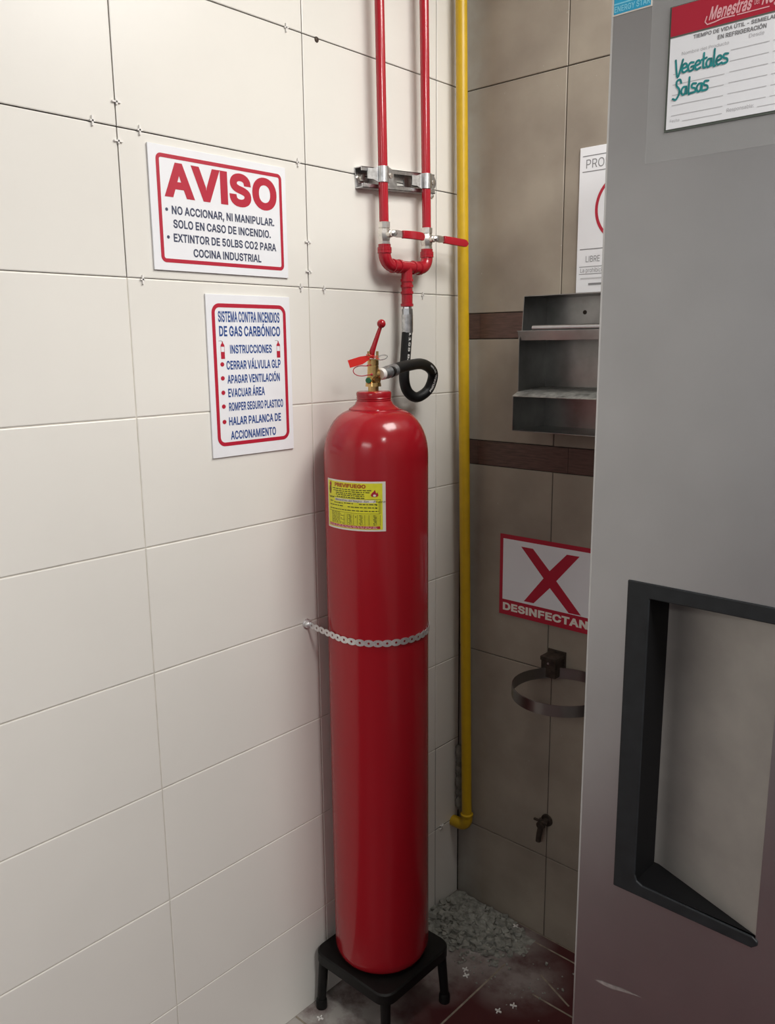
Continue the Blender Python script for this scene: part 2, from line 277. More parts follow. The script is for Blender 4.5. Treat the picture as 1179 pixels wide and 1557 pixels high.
# glyph outlines: set letter (R regular, B bold, H heavy) + character | advance | closed loops in 1/1000 em
GLYPHS = {}
for _l in """R,|188|38,-120 84,-120 137,71 68,71
R-|453|114,188 337,188 337,244 114,244
R.|188|64,8 78,-2 100,-4 117,0 130,12 140,28 141,46 138,58 127,74 109,85 88,86 72,80 60,70 51,54 50,36 54,22
R/|249|14,-76 72,-76 235,532 178,532
R:|188|64,8 78,-2 100,-4 117,0 130,12 140,28 141,46 138,58 127,74 109,85 88,86 72,80 60,70 51,54 50,36 54,22/66,280 82,272 102,271 118,276 132,288 140,305 140,324 134,340 122,354 106,361 88,362 72,356 58,344 52,331 50,312 56,293
RA|480|16,0 86,0 134,142 344,142 394,0 463,0 276,508 201,508/154,198 198,324 239,456 271,350 324,198
RB|456|60,0 260,0 305,5 338,15 366,30 384,46 402,70 413,97 418,130 416,160 408,194 389,223 368,242 340,257 315,262 315,267 346,279 361,289 373,300 390,326 398,358 396,398 386,432 378,448 366,464 336,487 305,500 264,508 60,508/124,57 124,231 250,231 278,228 299,222 320,210 334,196 345,180 352,164 355,148 354,118 343,94 330,80 320,72 296,62 264,58/124,286 124,452 266,450 284,446 302,438 318,424 326,413 332,398 336,383 334,352 330,338 322,324 310,310 298,301 279,292 253,286
RC|510|114,52 150,25 174,12 194,4 239,-6 290,-6 338,4 378,21 414,48 432,68 445,85 463,122 473,160 408,160 400,132 382,103 361,83 332,66 306,57 278,53 246,54 211,62 190,72 175,82 164,91 144,114 121,153 114,172 107,204 104,240 104,284 111,325 120,354 134,382 156,410 176,428 206,444 232,452 266,456 297,454 325,446 354,431 380,407 400,376 408,348 473,348 462,388 445,424 425,450 408,467 386,483 348,502 304,513 256,516 216,510 176,498 139,476 104,445 81,414 59,370 46,324 40,273 42,214 51,164 64,126 88,83
RD|502|60,0 232,0 266,3 302,10 335,22 371,44 401,70 421,96 443,140 457,194 462,238 462,272 458,314 452,343 444,368 428,402 402,438 382,458 362,472 320,494 292,502 266,506 242,508 60,508/124,57 124,452 244,451 276,446 305,436 335,418 356,398 374,372 390,333 398,280 398,230 392,187 380,150 364,123 345,100 320,82 293,69 260,60 235,58
RE|419|60,0 375,0 375,57 124,57 124,228 356,228 356,286 124,286 124,452 372,452 372,508 60,508
RF|410|60,0 124,0 124,221 346,221 346,278 124,278 124,452 369,452 369,508 60,508
RG|520|116,50 138,32 158,20 201,2 252,-6 302,-5 350,6 387,24 406,38 423,54 438,71 451,90 468,129 476,162 478,190 478,256 282,256 282,199 414,199 412,170 406,144 398,126 383,103 366,86 345,71 316,59 295,54 258,53 224,58 193,71 171,86 146,110 129,136 117,164 108,195 104,230 104,278 109,316 120,352 135,383 152,406 176,428 204,444 229,452 264,456 292,454 319,448 349,432 376,409 394,382 408,348 474,348 470,370 462,392 442,428 418,457 380,486 342,504 299,514 254,516 210,510 171,496 138,477 110,452 82,416 64,382 48,332 41,282 42,220 50,168 64,126 88,83
RH|517|60,0 124,0 124,232 392,232 392,0 457,0 457,508 392,508 392,289 124,289 124,508 60,508
RI|170|52,0 118,0 118,509 52,509
RL|393|60,0 361,0 361,57 124,57 124,508 60,508
RM|628|60,0 122,0 122,400 286,0 342,0 504,400 504,0 568,0 568,508 476,508 315,85 152,508 60,508
RN|523|60,0 125,0 125,405 386,0 464,0 464,508 399,508 399,102 137,508 60,508
RO|533|120,48 140,32 160,19 204,1 250,-6 303,-4 341,4 384,24 404,39 426,59 452,94 465,117 476,142 488,193 493,240 492,278 488,316 474,370 451,416 424,450 404,469 384,484 346,502 304,513 256,516 216,510 172,496 140,477 108,449 82,414 59,369 47,327 40,273 42,210 50,166 67,120 90,82/164,91 146,111 130,134 118,162 107,204 104,240 105,290 112,330 124,361 140,390 157,411 184,432 214,448 248,455 280,456 310,450 334,442 366,422 388,398 408,365 422,328 430,280 430,228 422,183 410,147 390,112 367,88 334,67 302,56 278,53 256,53 232,56 212,62 192,72
RP|445|60,0 124,0 124,186 252,186 300,194 332,207 354,221 370,237 386,259 398,285 407,320 408,360 404,390 396,418 382,444 363,466 334,486 300,501 259,508 60,508/124,242 124,452 242,452 262,450 278,446 298,438 322,419 331,406 340,382 344,362 344,340 342,320 334,295 324,279 312,266 287,251 256,244
RR|449|60,0 124,0 124,198 240,198 247,198 248,196 352,0 428,0 314,208 354,230 366,240 382,258 400,291 408,331 410,357 408,381 403,402 394,426 386,440 372,459 360,471 340,485 304,500 260,508 60,508/124,255 124,452 244,452 270,449 302,438 314,429 326,418 336,400 342,385 345,363 345,341 342,324 336,306 328,292 316,278 292,264 262,256
RS|447|80,40 110,18 134,6 154,0 204,-8 256,-8 298,0 338,18 359,32 375,48 393,74 400,91 406,111 408,152 400,187 392,202 380,218 354,241 315,262 274,277 196,298 156,314 138,327 127,338 120,349 116,365 116,386 120,402 128,418 141,432 156,442 172,450 196,456 216,458 259,456 282,448 302,438 318,424 326,412 334,397 338,378 401,378 396,410 382,441 358,471 326,493 292,507 258,514 215,516 178,511 144,501 112,484 89,465 68,436 56,406 52,382 52,362 55,342 60,326 68,310 81,294 110,270 142,254 172,242 267,216 306,200 322,189 336,175 342,162 346,146 345,128 340,108 330,92 316,78 297,65 273,56 252,51 229,49 204,50 179,54 156,62 140,72 125,86 116,98 108,116 104,136 38,136 42,111 52,81 64,60
RT|449|192,0 256,0 256,452 417,452 417,508 32,508 32,452 192,452
RU|517|110,48 128,31 145,20 180,4 222,-6 274,-8 313,-3 353,10 372,20 392,34 421,62 433,80 445,104 452,124 456,154 457,508 392,508 392,168 390,146 382,124 373,106 362,92 336,71 306,58 268,52 242,52 220,56 186,68 169,80 156,92 144,107 135,124 128,144 124,166 124,508 60,508 61,151 67,120 78,90 90,71
RV|480|204,0 278,0 463,508 394,508 284,192 242,54 196,195 85,508 16,508
Ra|389|67,22 92,6 124,-5 150,-8 190,-6 216,1 240,14 261,34 272,52 276,52 276,0 336,0 336,264 334,284 328,307 316,330 302,348 284,362 260,374 222,382 186,384 158,382 124,372 100,362 74,342 56,322 41,291 100,274 110,292 122,306 149,322 166,328 190,331 208,330 228,327 246,318 262,305 271,288 276,264 274,244 268,236 261,232 242,228 151,216 112,208 75,192 50,172 40,156 33,136 30,118 31,92 35,72 44,49 54,36/107,66 99,76 94,89 92,112 98,132 114,148 127,156 146,162 246,178 266,184 276,190 276,132 272,114 260,86 238,64 219,54 202,48 180,46 160,46 130,52
Rb|424|52,0 112,0 112,58 118,58 138,30 156,14 170,5 192,-4 216,-8 248,-8 270,-4 294,5 327,26 344,44 356,60 376,100 384,126 388,153 390,172 388,224 383,256 374,284 362,309 347,330 328,350 310,363 285,375 256,382 221,384 196,382 176,375 154,362 138,348 119,320 114,319 114,508 52,508/156,70 140,86 128,108 120,132 114,156 112,184 114,214 118,244 126,265 133,280 146,298 162,313 182,324 200,328 222,330 240,328 261,322 282,310 301,290 314,268 323,239 328,202 328,169 323,140 313,109 302,88 284,68 270,58 248,50 230,47 210,47 194,50 170,59
Rc|396|96,32 124,12 156,-2 188,-8 232,-7 271,2 298,16 319,31 335,48 346,64 356,83 363,102 304,117 298,100 286,81 270,66 252,55 234,49 216,46 192,47 170,52 144,66 124,88 108,116 98,154 96,173 97,208 100,232 108,258 117,278 130,296 145,310 161,320 180,327 205,330 230,328 250,322 268,312 284,298 294,284 302,262 361,276 355,296 340,323 319,346 302,358 276,372 240,382 200,384 167,380 135,370 109,355 86,334 64,307 48,274 38,236 34,194 36,152 42,122 54,88 70,60
Rd|424|91,32 112,15 143,0 177,-8 214,-8 242,-1 266,12 285,28 306,58 312,58 312,0 372,0 372,508 310,508 310,319 306,319 299,331 280,354 253,373 226,382 188,384 152,379 118,365 96,348 78,331 64,310 50,284 39,244 34,208 35,162 41,124 54,84 72,54/136,74 124,87 110,111 103,133 98,162 98,220 104,249 112,272 122,288 135,304 150,316 164,323 182,328 206,330 224,328 246,322 269,308 286,290 298,268 306,241 312,206 312,174 306,138 297,108 284,85 268,68 247,55 228,49 194,47 174,50 154,60
Re|404|93,34 117,16 152,0 191,-8 232,-8 271,0 303,14 328,32 351,59 365,91 306,106 300,92 288,76 275,64 256,54 240,48 219,46 194,47 174,51 148,63 124,85 108,112 98,143 96,170 371,170 369,234 362,266 354,289 342,314 329,331 314,346 294,360 268,374 236,382 198,384 166,380 135,370 108,354 80,330 64,306 48,273 38,238 34,192 36,156 42,119 55,86 70,60/96,221 99,242 104,260 114,280 126,296 140,310 158,320 172,326 196,330 215,330 236,326 256,318 272,307 285,292 296,272 304,252 309,222
Rf|254|80,0 142,0 142,327 228,327 228,380 142,380 142,421 144,440 154,460 169,470 184,474 200,474 228,468 242,520 236,524 210,529 175,530 145,523 120,511 99,491 90,477 85,464 80,438 80,380 6,380 6,327 80,327
Rg|425|79,-108 106,-128 138,-142 180,-150 228,-150 272,-142 308,-128 333,-110 354,-86 367,-54 372,-18 372,380 313,380 313,319 308,319 282,354 266,366 245,377 227,382 204,384 160,381 134,372 106,356 84,337 64,310 48,278 38,243 34,197 36,160 42,126 52,95 68,68 90,44 114,26 144,12 176,6 215,6 243,12 265,22 284,38 306,68 312,68 312,-10 309,-32 298,-60 282,-76 256,-90 234,-96 203,-98 176,-95 153,-88 133,-76 118,-62 101,-40 50,-69 61,-87/138,82 122,98 110,119 102,140 98,162 96,178 98,222 104,248 113,273 124,292 139,307 154,318 170,325 185,328 207,330 230,328 248,322 268,309 286,291 298,270 308,241 312,210 312,174 308,146 298,116 288,98 272,82 252,68 232,62 212,59 178,62 156,69
Rh|410|52,0 114,0 114,230 118,263 128,287 146,308 170,322 200,329 230,328 256,318 275,302 288,282 294,264 296,244 296,0 357,0 357,254 353,286 344,314 336,330 324,346 301,366 272,378 236,384 196,382 180,377 161,368 136,349 123,332 114,315 114,508 52,508
Ri|167|52,0 114,0 114,380 52,380/54,454 65,446 77,443 96,444 112,452 122,464 126,481 125,494 118,508 106,518 90,524 70,522 55,514 46,504 42,489 43,470
Rj|167|-10,-142 32,-140 52,-136 69,-127 80,-119 96,-100 104,-84 110,-68 114,-44 114,380 52,380 52,-42 48,-60 43,-69 34,-78 14,-86 -10,-86/56,452 70,444 90,443 106,448 118,459 125,473 126,488 120,504 111,514 97,522 76,524 61,518 48,507 42,494 41,478 45,465
Rl|189|79,15 100,4 121,-2 154,-2 180,2 170,54 157,52 130,54 120,62 114,80 114,508 52,508 52,78 56,55 60,40 69,26
Rm|610|52,0 114,0 114,241 116,264 126,290 143,310 164,324 193,330 218,329 243,319 262,302 272,278 274,268 274,0 336,0 336,258 338,270 346,292 362,312 386,326 412,330 437,329 462,320 481,305 492,282 496,264 496,0 557,0 556,272 550,307 544,322 534,340 512,363 484,378 452,386 416,385 385,377 354,359 330,334 317,310 310,328 301,345 276,370 258,380 244,384 210,386 178,379 148,362 128,340 112,312 112,380 52,380
Rn|410|52,0 114,0 114,230 118,263 128,287 146,308 170,322 200,329 230,328 256,318 275,302 288,282 294,264 296,244 296,0 357,0 357,254 355,274 350,300 338,327 322,348 306,362 278,376 252,383 220,384 188,380 166,370 146,358 128,339 112,312 112,380 52,380
Ro|415|96,32 124,12 160,-2 194,-8 236,-6 267,1 298,16 317,30 333,45 350,68 367,102 378,144 381,200 377,237 367,274 350,308 328,336 298,360 269,374 237,382 200,384 167,380 135,370 109,355 86,334 64,307 48,274 38,236 34,194 36,152 42,122 54,88 70,60/136,74 124,88 110,112 102,137 98,158 98,214 102,240 111,266 120,282 135,302 150,314 166,322 184,328 210,330 236,327 253,321 274,307 291,289 305,264 314,234 319,202 318,166 314,137 302,106 288,83 272,66 252,54 230,48 198,46 176,50 156,58
Rp|424|52,-142 114,-142 114,58 118,58 134,35 150,19 178,1 211,-8 248,-8 266,-4 287,2 318,19 344,44 356,60 370,84 384,126 390,164 390,214 383,256 371,290 350,326 328,350 294,372 274,378 244,384 213,384 186,379 170,372 152,360 138,346 119,320 112,319 112,380 52,380/156,70 140,86 128,108 120,132 114,156 112,184 114,214 118,244 126,265 133,280 146,298 162,313 182,324 200,328 222,330 240,328 261,322 282,310 301,290 314,268 323,239 328,202 328,169 323,140 313,109 302,88 284,68 270,58 248,50 230,47 210,47 194,50 170,59
Rr|259|52,0 114,0 114,240 116,260 121,275 130,291 140,302 152,310 168,319 196,326 220,326 244,322 244,384 202,384 169,376 150,366 134,352 122,336 116,321 112,321 112,380 52,380
Rs|365|71,28 94,12 124,-1 167,-8 208,-7 244,0 274,14 298,30 317,54 329,84 331,116 324,146 308,170 290,186 260,200 240,207 162,225 139,234 127,240 117,250 109,269 110,292 117,304 126,313 145,325 173,332 206,332 218,329 234,322 256,302 268,278 324,290 318,309 304,333 286,353 268,366 242,377 214,383 178,384 148,381 120,373 95,360 72,340 58,321 48,294 48,259 54,234 70,210 89,194 122,178 218,154 240,146 253,137 261,128 268,108 268,98 264,85 260,77 248,65 226,52 192,46 154,48 138,52 124,60 115,67 105,79 94,106 36,94 40,74 48,56 58,42
Rt|227|92,20 114,6 140,-2 180,-4 213,2 202,54 178,50 162,50 148,53 136,62 128,79 126,90 126,327 204,327 204,380 126,380 126,471 65,471 65,380 6,380 6,327 65,327 65,82 68,63 73,48 82,32
Ru|410|96,24 124,6 149,-2 172,-5 192,-5 214,-2 237,6 262,20 282,40 298,68 298,0 357,0 357,380 296,380 296,144 292,116 278,88 257,66 232,54 203,50 170,54 150,64 130,83 118,110 114,142 114,380 52,380 54,110 58,86 66,64 80,40
Rv|389|162,0 226,0 372,380 304,379 222,149 195,58 172,136 84,380 18,380
Rz|380|42,0 338,0 338,56 126,56 127,62 332,330 332,380 48,380 48,323 254,323 254,319 42,46
RÓ|533|120,48 140,32 160,19 204,1 250,-6 303,-4 341,4 384,24 404,39 426,59 452,94 465,117 476,142 488,193 493,240 492,278 488,316 474,370 451,416 424,450 404,469 384,484 346,502 304,513 256,516 216,510 172,496 140,477 108,449 82,414 59,369 47,327 40,273 42,210 50,166 67,120 90,82/164,91 146,111 130,134 118,162 107,204 104,240 105,290 112,330 124,361 140,390 157,411 184,432 214,448 248,455 280,456 310,450 334,442 366,422 388,398 408,365 422,328 430,280 430,228 422,183 410,147 390,112 367,88 334,67 302,56 278,53 256,53 232,56 212,62 192,72/240,558 290,558 356,658 288,658
RÚ|517|110,48 128,31 145,20 180,4 222,-6 274,-8 313,-3 353,10 372,20 392,34 421,62 433,80 445,104 452,124 456,154 457,508 392,508 392,168 390,146 382,124 373,106 362,92 336,71 306,58 268,52 242,52 220,56 186,68 169,80 156,92 144,107 135,124 128,144 124,166 124,508 60,508 61,151 67,120 78,90 90,71/232,558 282,558 348,658 280,658
Ró|415|96,32 124,12 160,-2 194,-8 236,-6 267,1 298,16 317,30 333,45 350,68 367,102 378,144 381,200 377,237 367,274 350,308 328,336 298,360 269,374 237,382 200,384 167,380 135,370 109,355 86,334 64,307 48,274 38,236 34,194 36,152 42,122 54,88 70,60/136,74 124,88 110,112 102,137 98,158 98,214 102,240 111,266 120,282 135,302 150,314 166,322 184,328 210,330 236,327 253,321 274,307 291,289 305,264 314,234 319,202 318,166 314,137 302,106 288,83 272,66 252,54 230,48 198,46 176,50 156,58/181,429 231,429 296,529 228,529
Rú|410|96,24 124,6 149,-2 172,-5 192,-5 214,-2 237,6 262,20 282,40 298,68 298,0 357,0 357,380 296,380 296,144 292,116 278,88 257,66 232,54 203,50 170,54 150,64 130,83 118,110 114,142 114,380 52,380 54,110 58,86 66,64 80,40/178,429 228,429 294,529 226,529
B,|205|9,-144 103,-144 169,95 47,95
B-|470|90,164 361,164 361,268 90,268
B.|205|47,-10 69,-25 101,-29 128,-21 149,-4 163,21 165,48 160,68 144,93 116,109 85,111 59,102 40,85 28,61 25,34 32,11
B0|470|104,14 141,-12 180,-26 229,-31 262,-28 285,-23 325,-4 347,12 364,29 386,59 406,102 422,160 429,229 427,304 422,348 415,377 397,427 370,472 353,491 331,509 290,530 252,538 208,539 169,532 135,517 109,498 81,469 62,438 45,399 31,347 25,289 24,231 29,173 38,131 55,82 76,46/180,91 166,106 154,127 144,157 138,187 134,232 134,277 136,311 141,341 150,369 158,389 170,408 182,420 196,429 211,434 220,435 243,434 262,426 280,411 294,391 308,356 317,312 320,259 318,209 312,169 303,138 289,109 277,94 260,81 244,75 217,74 196,80
B1|470|52,-24 415,-24 415,78 300,78 300,532 190,532 62,439 63,311 189,403 188,78 52,78
B2|470|40,-24 413,-24 413,80 205,80 291,170 343,228 376,273 396,316 403,346 405,383 401,411 393,437 378,464 361,485 336,507 306,523 274,534 237,540 195,538 156,529 123,513 98,494 73,467 56,438 45,401 39,338 149,338 152,379 158,399 166,411 177,422 190,430 209,435 230,435 250,432 260,429 272,422 286,408 291,398 295,388 296,362 294,350 289,336 278,317 263,296 225,253 40,58
B5|470|91,15 127,-10 165,-24 204,-31 257,-28 294,-19 334,2 367,32 391,65 403,90 413,130 415,172 412,201 404,234 392,261 372,291 352,312 330,329 298,345 271,354 241,358 205,356 174,349 163,345 172,428 390,428 390,532 75,532 41,231 137,221 150,233 164,241 194,251 223,253 236,251 250,248 272,234 290,214 300,192 304,162 302,143 297,125 291,112 284,102 274,92 262,84 249,78 233,74 212,74 202,75 187,80 173,88 168,92 155,106 149,118 141,154 33,154 39,101 49,71 66,42
BA|497|-18,-24 103,-23 152,118 328,118 377,-23 497,-24 293,533 184,532/188,222 221,317 239,400 248,342 290,222
BB|473|36,-24 261,-24 310,-19 348,-7 379,10 402,29 423,58 436,91 442,129 440,164 430,203 408,238 382,262 372,268 376,270 392,284 412,317 422,355 420,401 408,442 398,461 383,480 348,508 312,524 266,532 36,533/148,81 148,207 249,207 274,204 289,199 305,190 316,180 324,168 328,157 331,146 330,124 323,107 314,97 308,93 290,86 263,81/148,310 148,427 264,426 276,423 289,417 300,408 305,401 310,390 311,381 310,356 307,347 302,338 294,328 285,322 271,315 250,310
BC|527|98,35 136,5 164,-10 188,-19 236,-29 293,-30 345,-20 390,0 430,30 451,52 466,73 486,113 504,184 391,184 378,143 363,118 346,102 322,88 300,80 277,77 249,78 219,85 202,93 189,101 181,108 163,128 143,163 137,179 131,207 128,240 128,282 134,319 143,345 155,369 173,393 190,408 216,422 237,429 266,432 293,430 316,423 340,411 362,391 378,366 391,324 504,324 485,396 466,436 443,466 423,485 399,504 356,525 308,537 255,540 211,534 166,520 125,496 86,461 60,427 36,378 23,329 16,274 18,212 28,158 43,116 69,69
BD|519|36,-24 233,-24 270,-21 309,-13 345,1 385,24 419,54 441,84 466,132 481,189 486,237 486,273 481,318 475,349 466,377 449,414 420,454 397,477 375,493 329,516 297,525 269,530 244,532 36,532/148,81 148,427 242,427 270,423 295,414 320,399 337,383 353,360 366,326 374,278 374,232 369,193 357,159 345,137 329,118 308,103 285,92 256,84 234,81
BE|436|36,-24 399,-24 399,81 148,81 148,204 380,204 380,310 148,310 148,428 396,428 396,532 36,532
BF|427|36,-24 148,-24 148,197 370,197 370,302 148,302 148,428 393,428 393,532 36,532
BG|537|99,33 124,13 146,-1 194,-21 250,-31 305,-29 358,-16 399,4 421,19 440,37 457,56 472,79 491,121 499,158 502,188 502,280 258,280 258,175 389,175 389,174 383,152 377,137 364,118 351,104 333,92 309,82 292,78 259,77 230,82 204,92 186,104 165,125 150,148 140,172 132,200 128,232 128,276 133,311 142,343 156,370 170,390 190,408 214,422 234,428 265,432 289,430 311,425 335,412 357,393 373,370 392,324 504,324 493,377 483,402 462,442 434,474 393,506 349,526 302,537 252,540 204,533 161,518 125,497 93,469 61,429 41,391 25,338 17,284 18,217 27,162 42,116 68,69
BH|534|36,-24 148,-24 148,208 368,208 368,-24 481,-24 481,532 368,532 368,313 148,313 148,532 36,532
BI|187|28,-24 142,-24 142,533 28,533
BJ|413|61,13 92,-9 128,-24 168,-31 214,-29 253,-20 289,-2 320,25 338,49 353,86 360,128 361,532 248,532 248,146 245,119 238,100 234,95 225,86 206,76 192,74 178,74 158,79 140,89 133,99 128,107 122,130 121,197 9,197 10,127 17,82 34,45
BK|484|36,-24 148,-24 148,157 195,207 360,-24 495,-24 274,286 503,532 352,532 165,329 146,303 148,532 36,532
BL|410|36,-24 385,-24 385,81 148,81 148,532 36,532
BM|645|36,-24 146,-24 146,300 270,-24 358,-24 482,300 482,-24 592,-24 592,532 460,532 314,160 168,532 36,532
BN|540|36,-24 149,-24 149,322 373,-24 488,-24 488,532 375,532 375,186 150,532 36,533
BO|550|103,31 126,12 149,-2 198,-22 249,-31 306,-28 349,-18 396,4 419,20 443,43 472,80 487,107 498,134 512,189 517,240 516,279 512,320 497,379 471,429 442,467 420,488 396,505 354,525 308,537 255,540 211,534 161,517 126,497 90,466 61,427 37,378 23,332 16,274 19,207 27,160 45,110 70,68/180,109 164,126 151,146 140,170 131,208 128,240 129,287 136,324 145,351 159,376 174,394 196,412 222,425 251,431 278,431 303,427 323,420 350,403 369,383 387,355 399,322 406,278 406,230 399,189 388,157 370,127 352,107 323,89 297,80 276,77 258,77 237,80 221,85 203,92
BP|462|36,-24 148,-24 148,162 254,162 306,170 344,186 368,202 389,221 407,247 421,277 431,316 433,361 428,395 418,427 401,458 379,483 346,508 306,524 261,532 36,533/148,267 148,428 241,428 259,426 271,424 285,418 304,402 310,395 317,375 320,360 320,341 318,325 312,305 305,294 296,284 278,273 253,267
BQ|550|103,30 138,4 164,-10 198,-22 228,-28 264,-31 298,-29 336,-22 349,-18 389,-72 516,-72 436,36 449,49 472,81 490,114 503,147 512,186 516,228 517,268 512,320 497,379 471,429 442,467 420,488 396,505 354,525 308,537 255,540 211,534 161,517 126,497 90,466 61,427 37,378 23,332 16,274 19,207 27,160 45,110 70,68/180,109 164,126 151,146 140,170 131,208 128,240 129,287 136,324 145,351 159,376 174,394 196,412 222,425 251,431 278,431 303,427 323,420 350,403 369,383 387,355 399,322 406,278 406,230 399,189 388,157 370,127 369,125 325,183 197,183 278,77 276,77 258,77 237,80 221,85 203,92
BR|466|36,-24 148,-24 148,174 233,174 338,-23 468,-24 347,198 368,210 383,222 402,244 422,283 432,328 434,358 431,384 426,409 416,435 407,453 390,475 375,490 352,506 310,524 262,532 36,533/148,279 148,428 243,428 264,425 291,416 299,410 306,403 315,389 318,379 321,361 321,343 319,329 314,315 309,306 301,297 283,286 258,280
BS|464|63,23 98,-3 125,-16 148,-24 202,-33 258,-31 305,-23 350,-3 374,14 393,32 414,62 423,83 430,107 432,155 423,195 413,214 398,235 368,261 325,285 281,300 203,321 167,336 153,345 146,352 142,359 140,368 140,383 142,393 148,404 157,414 168,422 180,427 201,433 216,434 255,432 273,426 289,418 300,408 306,400 311,390 318,354 429,354 419,417 403,454 374,489 338,514 299,530 260,538 214,540 173,535 135,523 99,504 72,482 46,448 32,412 28,384 28,361 32,337 38,316 48,297 64,277 97,250 132,232 165,220 259,193 294,179 307,170 316,161 319,154 321,143 321,132 317,117 311,107 301,97 286,86 266,79 249,75 228,73 206,74 185,78 167,84 154,92 143,102 136,110 131,123 125,160 12,160 18,106 29,71 44,46
BT|466|168,-24 280,-24 280,428 441,428 441,532 8,532 8,428 168,428
BU|534|92,31 114,12 133,-1 172,-19 219,-30 275,-32 318,-27 362,-12 384,-1 407,15 440,47 454,68 467,95 475,119 480,152 481,532 368,532 368,170 366,152 360,134 353,119 344,108 324,92 299,81 266,76 244,76 226,79 197,90 184,98 174,108 164,120 157,133 151,150 148,168 148,532 36,532 37,149 44,113 57,80 70,57
BV|497|187,-24 295,-24 497,533 377,531 262,200 241,111 219,203 102,531 -18,533
BX|491|-28,-24 104,-24 210,128 237,169 248,152 369,-24 501,-24 305,262 492,532 360,532 251,373 238,351 221,379 117,532 -16,532 171,261
BY|489|180,-24 292,-24 292,202 498,532 367,532 253,347 236,316 223,340 105,532 -27,532 180,202
BZ|455|17,-24 424,-24 424,81 163,80 186,111 420,452 421,532 16,532 16,428 244,428 275,428 259,407 18,55
Ba|406|52,3 81,-16 118,-28 149,-33 193,-30 225,-21 252,-6 252,-24 360,-24 360,265 358,288 351,316 337,344 318,366 297,382 268,396 226,406 185,409 153,405 115,395 88,382 57,360 36,335 7,276 112,246 129,278 138,287 159,301 171,304 192,307 206,307 220,304 233,298 242,290 248,279 251,263 251,255 237,251 147,240 105,230 62,213 33,188 18,167 10,142 6,119 7,89 12,64 23,37 35,21/123,84 120,88 117,95 116,110 119,119 128,129 137,134 152,139 252,155 252,134 249,121 240,101 223,84 209,76 197,72 179,70 163,70 139,75
Bb|441|28,-24 136,-24 136,-1 141,-5 158,-16 185,-27 215,-32 250,-31 276,-27 305,-17 342,7 363,28 377,47 399,91 407,121 412,150 414,171 412,227 406,261 396,293 382,321 366,345 343,368 322,384 293,398 260,406 220,409 190,405 165,397 139,381 138,379 138,532 28,532/172,87 160,100 149,119 143,138 138,160 137,184 137,211 142,238 148,256 154,268 164,282 176,293 190,301 204,305 222,306 236,305 251,300 267,291 282,276 291,258 300,234 304,201 304,171 300,145 291,119 282,103 267,87 258,80 242,73 229,71 212,71 200,73 182,80
Bc|413|79,14 113,-10 149,-25 185,-32 234,-31 279,-20 310,-5 335,13 353,32 367,51 379,74 394,120 288,146 277,111 268,96 256,85 243,77 229,72 215,71 195,71 179,75 159,85 144,102 131,125 122,159 121,174 121,207 124,227 131,250 138,265 148,280 160,291 171,299 185,303 205,306 226,304 240,300 254,293 266,282 273,272 288,234 391,259 377,306 359,337 335,363 315,378 284,394 244,406 199,409 162,404 125,392 95,375 68,351 44,320 26,283 14,240 10,194 12,150 19,115 33,77 51,46
Bd|441|74,15 100,-5 135,-23 174,-32 217,-32 251,-24 279,-8 288,0 288,-24 396,-24 396,532 286,532 286,379 264,395 231,406 187,409 145,402 107,386 80,367 60,346 43,323 28,292 15,249 10,209 11,160 18,118 33,74 52,40/152,91 144,101 133,121 126,139 122,165 122,218 127,242 134,261 142,274 152,286 163,295 173,301 186,304 206,306 220,305 237,300 254,289 266,276 276,258 283,236 288,204 288,175 283,143 275,118 264,99 252,87 237,77 224,73 195,71 181,74 166,80
Be|421|77,16 105,-5 145,-23 189,-31 235,-31 278,-23 315,-7 344,14 372,46 398,108 291,134 279,104 270,92 261,83 247,76 235,72 218,70 197,71 182,74 161,83 142,100 130,122 123,146 396,146 393,236 386,273 377,299 362,327 347,347 329,365 307,381 276,396 240,406 197,409 160,404 125,393 93,374 62,345 43,319 25,281 15,242 10,193 12,154 19,113 33,75 50,46/125,245 127,251 135,268 144,280 155,290 169,299 179,303 198,306 213,306 229,303 244,297 255,289 265,278 275,262 280,246 280,246
Bg|442|63,-125 94,-148 131,-165 177,-173 229,-174 278,-166 320,-149 349,-128 374,-98 390,-61 396,-20 396,404 289,404 289,378 280,386 254,399 232,406 204,409 156,405 124,395 92,376 66,353 43,323 25,286 15,247 10,198 12,157 18,120 31,85 48,54 73,26 102,5 137,-11 174,-18 218,-19 251,-11 278,2 288,10 288,-8 286,-26 277,-46 267,-57 248,-67 230,-72 203,-73 181,-71 163,-66 147,-57 136,-46 107,-9 18,-60 41,-101/153,100 142,112 132,129 126,146 122,166 121,178 122,220 127,242 135,262 144,277 155,289 166,297 178,302 189,305 207,306 225,304 238,300 253,290 266,277 276,260 284,235 288,209 288,176 285,152 276,126 268,112 257,100 242,90 226,85 211,83 183,85 167,91
Bi|184|28,-24 138,-24 138,404 28,404/37,436 55,424 74,419 102,420 127,433 144,453 151,479 148,502 136,524 117,540 94,548 63,546 39,532 25,516 17,492 20,462
Bl|206|64,-4 91,-19 118,-25 155,-26 209,-17 189,81 156,76 140,77 138,84 137,532 28,532 28,76 32,50 39,30 50,11
Bm|627|28,-24 138,-24 138,240 140,258 147,278 159,292 173,301 195,306 213,305 230,298 242,288 249,271 250,266 250,-24 360,-24 360,256 361,264 367,280 378,293 395,303 413,306 432,305 450,299 462,289 469,274 472,262 472,-24 581,-24 580,274 573,313 566,332 553,354 526,382 493,401 455,410 413,409 376,399 339,378 320,359 320,360 291,389 266,402 248,408 208,410 170,402 134,381 129,376 136,404 28,404
